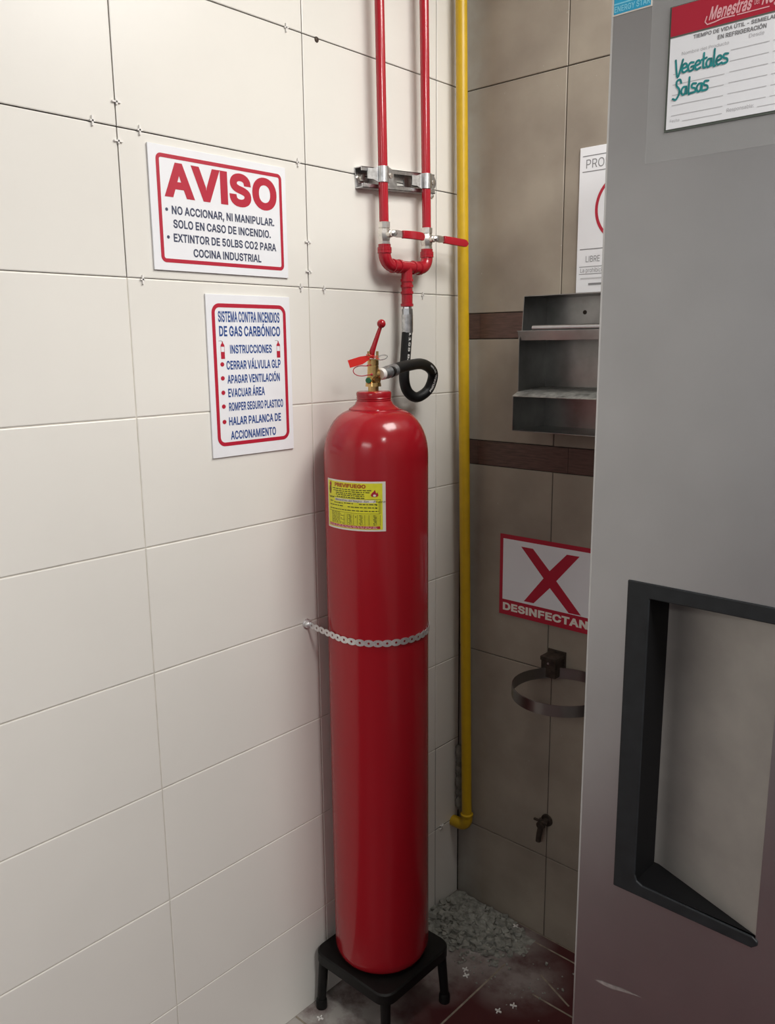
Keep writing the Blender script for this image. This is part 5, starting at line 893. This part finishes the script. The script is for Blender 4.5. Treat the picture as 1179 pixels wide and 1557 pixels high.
# ring bracket
rg = thing('ring_holder', 'empty round steel band holder on wall under the DESINFECTANTE sign', 'holder', (0.2950, 0, 0.738))
rc = Vector((0.370, -0.1125)); rr_ = 0.108
v2 = []; N = 96
for rad in (rr_, rr_ - 0.0018):
    for z in (0.721, 0.747):
        for i in range(N): a = 2 * PI * i / N; v2.append((rc.x + rad * math.cos(a), rc.y + rad * math.sin(a), z))
fs = []
for i in range(N):
    j = (i + 1) % N; fs += [(i, j, N + j, N + i), (2 * N + i, 3 * N + i, 3 * N + j, 2 * N + j), (N + i, N + j, 3 * N + j, 3 * N + i), (i, 2 * N + i, 2 * N + j, j)]
rv2 = MB().add(v2, fs)
rv2.build('ring', mat('tarnished_band_steel', (0.24, 0.23, 0.22), 0.35, 1.0), rg, loc=rg.location)
wb = MB().box((0.2700, -0.0050, 0.7200), (0.3180, -0.0006, 0.7800)).box((0.2760, -0.0440, 0.7245), (0.3140, -0.0050, 0.7710)).box((0.2735, -0.0450, 0.7640), (0.3160, -0.0020, 0.7740))
wb.build('wall_plate', M['oldmetal'], rg, loc=rg.location, bevel=0.001, smooth=0)
MB().prof((0.2950, -0.0440, 0.7590), (0, -1, 0), [(0, 0.003), (0.0012, 0.0026), (0.0016, 0)], 12).build('screw', M['zinc'], rg, loc=rg.location)

# old tap
tp = thing('old_tap', 'small dark corroded water tap low on the tan wall', 'tap', (0.2790, 0, 0.329))
MB().prof((0.2790, -0.0005, 0.329), (0, -1, 0), [(0, 0.016), (0.004, 0.015), (0.005, 0.008), (0.024, 0.008), (0.026, 0.011), (0.034, 0.010), (0.035, 0.0)], 18).tube([(0.2790, -0.028, 0.327), (0.2770, -0.032, 0.305), (0.2750, -0.033, 0.285)], [0.0075, 0.0070, 0.0065], 14).build('body', M['oldmetal'], tp, loc=tp.location)
MB().tube([(0.2790, -0.030, 0.334), (0.2790, -0.031, 0.348)], 0.0035, 10).box((0.2600, -0.034, 0.3375), (0.2980, -0.028, 0.3425)).build('handle', M['oldmetal'], tp, loc=tp.location, bevel=0.0012)

# mortar lumps squeezed out behind the yellow pipe
lm = MB()
for (x, y, z, r) in ((0.008, -0.007, 0.425, 0.011), (0.009, -0.007, 0.400, 0.009), (0.008, -0.007, 0.370, 0.010), (0.010, -0.008, 0.335, 0.012), (0.008, -0.006, 0.305, 0.009), (0.009, -0.007, 0.275, 0.010)):
    k = len(lm.v); lm.sphere((x, y, z), r, 10, 8)
    lm.xform(lambda v: (max(0.0004, v[0] + random.uniform(-.002, .002)), min(-0.0004, v[1] + random.uniform(-.002, .002)), v[2] + (v[2] - z) * 0.9 + random.uniform(-.002, .002)), k)
tag(lm.build('mortar_seam', M['mortar'], smooth=60), 'rough grey mortar seam in the wall corner behind the yellow pipe', 'mortar')

# ================================================================== REFRIGERATOR
FY = -0.780; FX0, FX1 = 0.7890, 1.4900
fz = thing('refrigerator', 'tall stainless steel refrigerator with recessed black handle, blocking the right side', 'refrigerator', (1.14, -0.42, 0))
MB().box((FX0 + 0.004, -0.718, 0.13), (FX1, -0.07, 2.02)).build('body', M['steel'], fz, loc=fz.location, bevel=0.004, smooth=0)
MB().box((FX0 + 0.004, -0.745, 0.11), (FX1, -0.715, 0.235)).build('kick_plate', M['plastic'], fz, loc=fz.location, bevel=0.003, smooth=0)
for x in (FX0 + 0.06, FX1 - 0.06):
    for y in (-0.66, -0.13):
        MB().prof((x, y, 0), (0, 0, 1), [(0, 0.022), (0.02, 0.022), (0.022, 0.012), (0.13, 0.012)], 16).build('leg', M['zinc'], fz, loc=fz.location)
# door: slab with an opening for the recess
hx0, hx1, hz0, hz1 = 0.8430, 1.0130, 0.8305, 1.2240
dz0, dz1 = 0.25, 1.995
dr = MB()
ys = (FY, FY + 0.058)
X_ = [FX0, hx0, hx1, FX1]; Z_ = [dz0, hz0, hz1, dz1]
def dquad(a, b, c, d, flip=False): dr.add([a, b, c, d], [(0, 1, 2, 3)])
e = 0.004
for i in range(3):
    for j in range(3):
        if i == 1 and j == 1: continue
        xa, xb, za, zb_ = X_[i], X_[i + 1], Z_[j], Z_[j + 1]
        if i == 0: xa += e
        if i == 2: xb -= e
        if j == 0: za += e
        if j == 2: zb_ -= e
        dquad((xa, FY, za), (xb, FY, za), (xb, FY, zb_), (xa, FY, zb_))
# rounded outer rim and sides
loopA = [(FX0 + e, FY, dz0 + e), (FX1 - e, FY, dz0 + e), (FX1 - e, FY, dz1 - e), (FX0 + e, FY, dz1 - e)]
loopB = [(FX0 + 0.0012, FY + 0.0012, dz0 + 0.0012), (FX1 - 0.0012, FY + 0.0012, dz0 + 0.0012), (FX1 - 0.0012, FY + 0.0012, dz1 - 0.0012), (FX0 + 0.0012, FY + 0.0012, dz1 - 0.0012)]
loopC = [(FX0, FY + e, dz0), (FX1, FY + e, dz0), (FX1, FY + e, dz1), (FX0, FY + e, dz1)]
loopD = [(x, ys[1], z) for x, _, z in loopC]
for A_, B_ in ((loopA, loopB), (loopB, loopC), (loopC, loopD)):
    for i in range(4): dr.add([A_[i], A_[(i + 1) % 4], B_[(i + 1) % 4], B_[i]], [(0, 1, 2, 3)])
dr.add(loopD, [(0, 1, 2, 3)])
door = dr.build('door', M['steel'], fz, loc=fz.location, smooth=50)
# recessed handle: black rim on three sides, deep on the left, steel ramp rising flush to the right
ix0, ix1, iz0, iz1 = 0.8685, 1.0125, 0.8445, 1.2080
DP = 0.054
hb = MB(); F2 = FY - 0.0022
rim = [(hx0 - 0.002, hz1 + 0.002), (hx0 - 0.002, hz0 - 0.002), (hx1 - 0.003, hz0 - 0.002), (hx1 + 0.003, hz0 + 0.003), (hx1 + 0.003, iz0 - 0.006), (hx1 - 0.003, iz0 - 0.002), (ix0 + 0.010, iz0), (ix0 + 0.003, iz0 + 0.003), (ix0, iz0 + 0.010), (ix0, iz1), (hx1 + 0.001, iz1), (hx1 + 0.003, hz1 + 0.002)]
hb.prism([(x, F2, z) for x, z in rim], (0, 0.0035, 0))
han = hb.build('handle', M['plastic'], door, loc=fz.location, bevel=0.0012, smooth=0); han['label'] = 'dark grey recessed handle surround'
# walls of the recess (shade put into the colour): left wall, wedge shaped top and bottom
rw = MB()
rw.add([(ix0, FY, iz0), (ix0, FY, iz1), (ix0, FY + DP, iz1), (ix0, FY + DP, iz0)], [(0, 1, 2, 3)])
XR = ix0 + 0.006
for z, r_ in ((iz0, 0), (iz1, 1)):
    rw.add([(ix0, FY, z), (ix0, FY + DP, z), (XR, FY + DP, z), (hx1, FY + 0.0005, z), (hx1, FY, z)], [(0, 1, 2, 3, 4)])
    zz = hz0 if r_ == 0 else hz1
rw.build('recess_wall', M['recess'], door, loc=fz.location, smooth=0)
rp = MB(); N = 14
pts = [(ix0, FY + DP), (XR, FY + DP)]
for i in range(1, N + 1):
    t = i / N; pts.append((XR + (hx1 - XR) * t, FY + 0.0004 + (DP - 0.0004) * (1 - t)))
vs = [(x, y, z) for x, y in pts for z in (iz0, iz1)]
rp.add(vs, [(2 * i, 2 * i + 2, 2 * i + 3, 2 * i + 1) for i in range(len(pts) - 1)])
o = rp.build('recess_panel', M['recess_steel'], door, loc=fz.location, smooth=40); o['label'] = 'stainless steel back of the handle recess'
# pale scuff low on the door
Flat().poly([(0.821, 0.6790), (0.832, 0.6835), (0.845, 0.6850), (0.860, 0.6885), (0.872, 0.6890), (0.888, 0.6905), (0.872, 0.6865), (0.858, 0.6830), (0.846, 0.6790), (0.835, 0.6780)]).lay('scuff', mat('pale_scuff', (0.50, 0.49, 0.48), 0.5, 0.85, noise=0.3, nscale=120), door, (0, FY, 0), UB, VB, NB, 0.0002)

# ---- stickers on the refrigerator door
fm = thing('film_pocket', 'clear plastic film patch behind the Vegetales Salsas card', 'film', (0.98, FY - 0.0004, 1.78))
MB().box((0.8370, FY - 0.0008, 1.6815), (1.140, FY - 0.0003, 1.905)).build('film', M['film'], fm, loc=fm.location, smooth=0)
cd = thing('storage_card', 'white product card with red header and handwritten Vegetales Salsas', 'card', (0.98, FY - 0.0012, 1.77))
cz0, cz1 = 1.7115, 1.8265; cx0, cx1 = 0.8590, 1.0250
MB().box((cx0 - 0.0022, FY - 0.0016, cz0 - 0.0022), (cx1 + 0.0022, FY - 0.0010, cz1 + 0.0010)).build('card_edge', M['edgegreen'], cd, loc=cd.location, smooth=0)
MB().box((cx0, FY - 0.0022, cz0), (cx1, FY - 0.0016, cz1)).build('sheet', M['card'], cd, loc=cd.location, smooth=0)
Oc = (0, FY - 0.0022, 0)
Flat().rect(cx0, 1.7992, cx1, cz1).lay('red_header', M['signred'], cd, Oc, UB, VB, NB, 0.0002)
Flat().rect(cx0, 1.7978, cx1, 1.7992).lay('green_line', M['edgegreen'], cd, Oc, UB, VB, NB, 0.0003)
f = Flat().text('Menestras', 0.8975, 0.9375, 1.8055, 0.0118, wt='B', skew=0.22).text('del', 0.9405, 0.9455, 1.8088, 0.0062, skew=0.1).text('Negro', 0.9475, 0.9720, 1.8070, 0.0118, wt='B', skew=0.22)
f.stroke([(0.8955, 1.8095), (0.8940, 1.8050), (0.8965, 1.8022), (0.9040, 1.8030), (0.9120, 1.8045), (0.9225, 1.8040)], 0.0012)
words(f, 0.925, 0.955, 1.8035, 0.0010, 3)
f.lay('logo_lettering', M['palepink'], cd, Oc, UB, VB, NB, 0.0004)
Flat().text('TIEMPO DE VIDA ÚTIL - SEMIELABORADOS', 0.8830, 0.9830, 1.7925, 0.0036, wt='B').text('EN REFRIGERACIÓN', 0.9075, 0.9535, 1.7862, 0.0040, wt='B').lay('printed_heading', M['greyink'], cd, Oc, UB, VB, NB, 0.0002)
f = Flat().text('Nombre del Producto', 0.8720, 0.9190, 1.7798, 0.0030).text('Desde', 0.9380, 0.9520, 1.7810, 0.0034).text('Fecha', 0.8630, 0.8730, 1.7178, 0.0028).text('Responsable:', 0.9210, 0.9470, 1.7178, 0.0034)
for k in range(6):
    v = 1.7735 - 0.0098 * k
    if k: f.rect(0.8640, v - 0.0105 + 0.0098, 0.9165, v - 0.0099 + 0.0098)
    f.rect(0.9210, v, 0.9575, v + 0.0006); f.rect(0.9610, v, 1.0180, v + 0.0006)
f.rect(0.8760, 1.7172, 0.9165, 1.7177); f.rect(0.9500, 1.7172, 1.018, 1.7177)
f.lay('form_print', M['paleink'], cd, Oc, UB, VB, NB, 0.0002)
LET = {'V': ([[(0, .95), (.2, -.25), (.55, .9)]], .50), 'e': ([[(.02, .28), (.36, .38), (.30, .58), (.12, .56), (.0, .28), (.12, .02), (.40, .10)]], .46),
       'g': ([[(.40, .55), (.15, .56), (0, .28), (.12, .02), (.38, .08), (.42, .30), (.24, .28)]], .52), 't': ([[(.16, 1.0), (.14, .12), (.28, .02)], [(0, .58), (.36, .66)]], .36),
       'a': ([[(.36, .52), (.12, .52), (0, .26), (.10, .02), (.28, .10), (.36, .52), (.38, .04)]], .46), 'l': ([[(.10, 1.1), (.08, .05), (.18, 0)]], .25),
       's': ([[(.36, .60), (.10, .62), (.06, .40), (.30, .28), (.32, .06), (0, .02)]], .42), 'S': ([[(.50, .85), (.40, 1.08), (.18, 1.02), (.16, .72), (.36, .45), (.38, .12), (.16, -.22), (-.08, -.14)]], .54)}
def hand(f, word, u, v, size, wd, slope=0.0):
    x = 0; nn = 0
    for chh in word:
        strokes, adv = LET[chh]
        for s_ in strokes:
            pp = [(u + (x + a) * size, v + b * size + (x + a) * size * slope) for a, b in s_]
            sm = crom([(a, b, 0) for a, b in pp], 5); f.stroke([(q.x, q.y) for q in sm], wd, nn * 1.5e-5); nn += 1
        x += adv
f = Flat(); hand(f, 'Vegetales', 0.8660, 1.7630, 0.0138, 0.0020); hand(f, 'Salsas', 0.8660, 1.7420, 0.0140, 0.0020)
f.lay('handwriting', M['teal'], cd, Oc, UB, VB, NB, 0.0003, 'teal marker handwriting')
es = thing('energy_sticker', 'small light blue ENERGY STAR sticker at top left of refrigerator door', 'sticker', (0.814, FY - 0.0004, 1.86))
MB().box((0.7925, FY - 0.0008, 1.8345), (0.8365, FY - 0.0003, 1.890)).build('sheet', M['paper'], es, loc=es.location, smooth=0)
Oe = (0, FY - 0.0008, 0)
Flat().rect(0.7938, 1.8358, 0.8352, 1.8885).lay('blue_field', M['skyblue'], es, Oe, UB, VB, NB, 0.0002)
Flat().rect(0.7938, 1.8448, 0.8352, 1.8462).text('ENERGY STAR', 0.7945, 0.8345, 1.8376, 0.0058, wt='B').lay('lettering', M['skypale'], es, Oe, UB, VB, NB, 0.0004)

# ================================================================== TILE SPACERS
def spacer_mb(loc, U, V, N, L, S):
    m_ = MB(); U, V, N = Vector(U), Vector(V), Vector(N); c = Vector(loc)
    for a, b in ((U, V), (V, U)):
        ln = L if a is U else S; t = 0.0013
        p = [c + a * ln + b * t, c - a * ln + b * t, c - a * ln - b * t, c + a * ln - b * t]
        m_.prism([q - N * 0.0006 for q in p], N * 0.0030)
    return m_
wl = [(-0.5385, 2.0692, 'v', 'white tile spacer in the topmost joint, left of the dark joint spot'),
      (-0.9422, 1.8400, 'v', 'white tile spacer left of the first joint crossing beside the AVISO sign'),
      (-0.8598, 1.8400, 'v', 'white tile spacer in the joint just above the left end of the AVISO sign'),
      (-0.8985, 1.8750, 'h', 'faint white tile spacer in vertical joint up left from the AVISO sign'),
      (-0.8995, 1.8171, 'h', 'white tile spacer in vertical joint level with top of the AVISO sign'),
      (-0.5190, 1.8387, 'v', 'white tile spacer above the right top corner of the AVISO sign'),
      (-0.4985, 1.6947, 'h', 'upper white tile spacer in vertical joint right of the AVISO sign'),
      (-0.4980, 1.6389, 'h', 'lower white tile spacer in vertical joint right of the AVISO sign'),
      (-0.5200, 1.6078, 'v', 'white tile spacer below right bottom corner of the AVISO sign'),
      (-0.4579, 1.6065, 'v', 'white tile spacer right of the joint crossing, left of the pipes'),
      (-0.8719, 1.6062, 'v', 'white tile spacer below the left bottom corner of the AVISO sign'),
      (-0.1480, 1.6050, 'v', 'white tile spacer in the joint right of the red tee pipe'),
      (-0.0720, 0.2300, 'x', 'white tile spacer low in the corner left of the yellow elbow')]
for y, z, k, lb in wl:
    U, V = (VL, UL) if k != 'h' else (UL, VL)
    loc = (0.0008, y, z)
    m_ = spacer_mb(loc, U, V, NL, 0.0075, 0.0042 if k != 'x' else 0.0075)
    if k == 'x': m_.xform(lambda v: (v[0], y + ((v[1] - y) - (v[2] - z)) * 0.707, z + ((v[1] - y) + (v[2] - z)) * 0.707))
    tag(m_.build('tile_spacer', M['whiteplastic'], smooth=0, loc=loc), lb, 'tile spacer', 'tile spacers stuck in the wall joints')
fl = [(0.0467, -0.5684, 20, 'white cross spacer on floor below the left foot of the stand'), (0.2140, -0.0310, 75, 'white cross spacer on the grey rubble by the back wall'),
      (0.2017, -0.2301, 10, 'white cross spacer right of stand, upper of the touching pair'), (0.2146, -0.2446, 60, 'white cross spacer right of stand, lower of the touching pair'),
      (0.3527, -0.2477, 25, 'white cross spacer on red floor, nearest to the refrigerator'), (0.3357, -0.2836, 5, 'white cross spacer on red floor, at bottom between stand and refrigerator')]
for x, y, r_, lb in fl:
    z = 0.0022 if not (x == 0.2140) else 0.0125
    loc = (x, y, z); m_ = spacer_mb(loc, (1, 0, 0), (0, 1, 0), (0, 0, 1), 0.0078, 0.0078); a_ = math.radians(r_)
    m_.xform(lambda v: (x + (v[0] - x) * math.cos(a_) - (v[1] - y) * math.sin(a_), y + (v[0] - x) * math.sin(a_) + (v[1] - y) * math.cos(a_), v[2]))
    tag(m_.build('tile_spacer', M['whiteplastic'], smooth=0, loc=loc), lb, 'tile spacer', 'tile spacers lying on the floor')
tag(MB().prof((0.0003, -0.4611, 2.0674), (1, 0, 0), [(0, 0.0055), (0.0015, 0.0045), (0.0025, 0.0)], 12).build('wall_plug', M['oldmetal'], loc=(0, -0.4611, 2.0674)), 'small dark plug in the topmost wall joint', 'plug')
tag(MB().prof((0.0003, -0.1150, 1.8240), (1, 0, 0), [(0, 0.0042), (0.003, 0.0040), (0.0045, 0.0)], 12).build('screw', M['zinc'], loc=(0, -0.1150, 1.8240)), 'small grey screw in wall just below right end of pipe bracket', 'screw')

# ================================================================== RUBBLE (uncountable)
rb = MB(); rr = random.Random(3)
def pile_h(x, y):
    # low heap against the corner, thinning outwards
    a = math.atan2((y + 0.085) / 0.11, (x - 0.10) / 0.15)
    d = math.hypot((x - 0.10) / 0.15, (y + 0.085) / 0.11) / (1 + 0.16 * math.sin(3 * a + 1) + 0.10 * math.sin(7 * a) + 0.07 * math.sin(12 * a + 2))
    return max(0.0, 0.019 * (1 - d) ** 1.25) if d < 1 else 0.0
G = 34
gx = [0.002 + 0.28 * i / G for i in range(G + 1)]; gy = [-0.002 - 0.22 * i / G for i in range(G + 1)]
hh = {}
for i, x in enumerate(gx):
    for j, y in enumerate(gy):
        h = pile_h(x, y); hh[i, j] = h + (rr.uniform(-0.002, 0.003) if h > 0 else 0)
vid = {}; vv = []; ff = []
for i in range(G):
    for j in range(G):
        q = [(i, j), (i, j + 1), (i + 1, j + 1), (i + 1, j)]
        if max(hh[k] for k in q) > 0.0005:
            for k in q:
                if k not in vid: vid[k] = len(vv); vv.append((gx[k[0]], gy[k[1]], max(0.0008, hh[k])))
            ff.append(tuple(vid[k] for k in q))
rb.add(vv, ff)
def chunk(x, y, z, s):
    k = len(rb.v)
    P = [Vector((a, b, c)) for a in (-1, 1) for b in (-1, 1) for c in (-1, 1)]
    P = [Vector((p.x * rr.uniform(.5, 1), p.y * rr.uniform(.5, 1), p.z * rr.uniform(.3, .6))) * s for p in P]
    q = Matrix.Rotation(rr.uniform(0, 6.3), 3, 'Z') @ Matrix.Rotation(rr.uniform(-.5, .5), 3, 'X')
    P = [q @ p for p in P]; mz = min(p.z for p in P)
    P = [(max(0.0006, p.x + x), min(-0.0006, p.y + y), p.z - mz + z) for p in P]
    rb.add(P, [(0, 1, 3, 2), (4, 6, 7, 5), (0, 4, 5, 1), (2, 3, 7, 6), (0, 2, 6, 4), (1, 5, 7, 3)])
for _ in range(900):
    a = rr.uniform(0, 6.283); d = abs(rr.gauss(0, 0.62))
    x = 0.11 + 0.155 * d * math.cos(a); y = -0.095 + 0.115 * d * math.sin(a)
    if x < 0.008 or y > -0.008 or x > 0.40: continue
    if d > 1.0 and rr.random() < 0.5: continue
    h = pile_h(x, y); chunk(x, y, max(0.0004, h - 0.002), rr.choice((0.003, 0.004, 0.005, 0.0075, 0.010 if d < 0.9 else 0.004)))
for _ in range(60): chunk(rr.uniform(0.16, 0.42), rr.uniform(-0.27, -0.06), 0.0004, rr.uniform(0.0012, 0.0032))
o = rb.build('mortar_rubble', M['mortar'], smooth=0)
tag(o, 'heap of broken grey mortar rubble on floor in the wall corner', 'rubble'); o['kind'] = 'stuff'
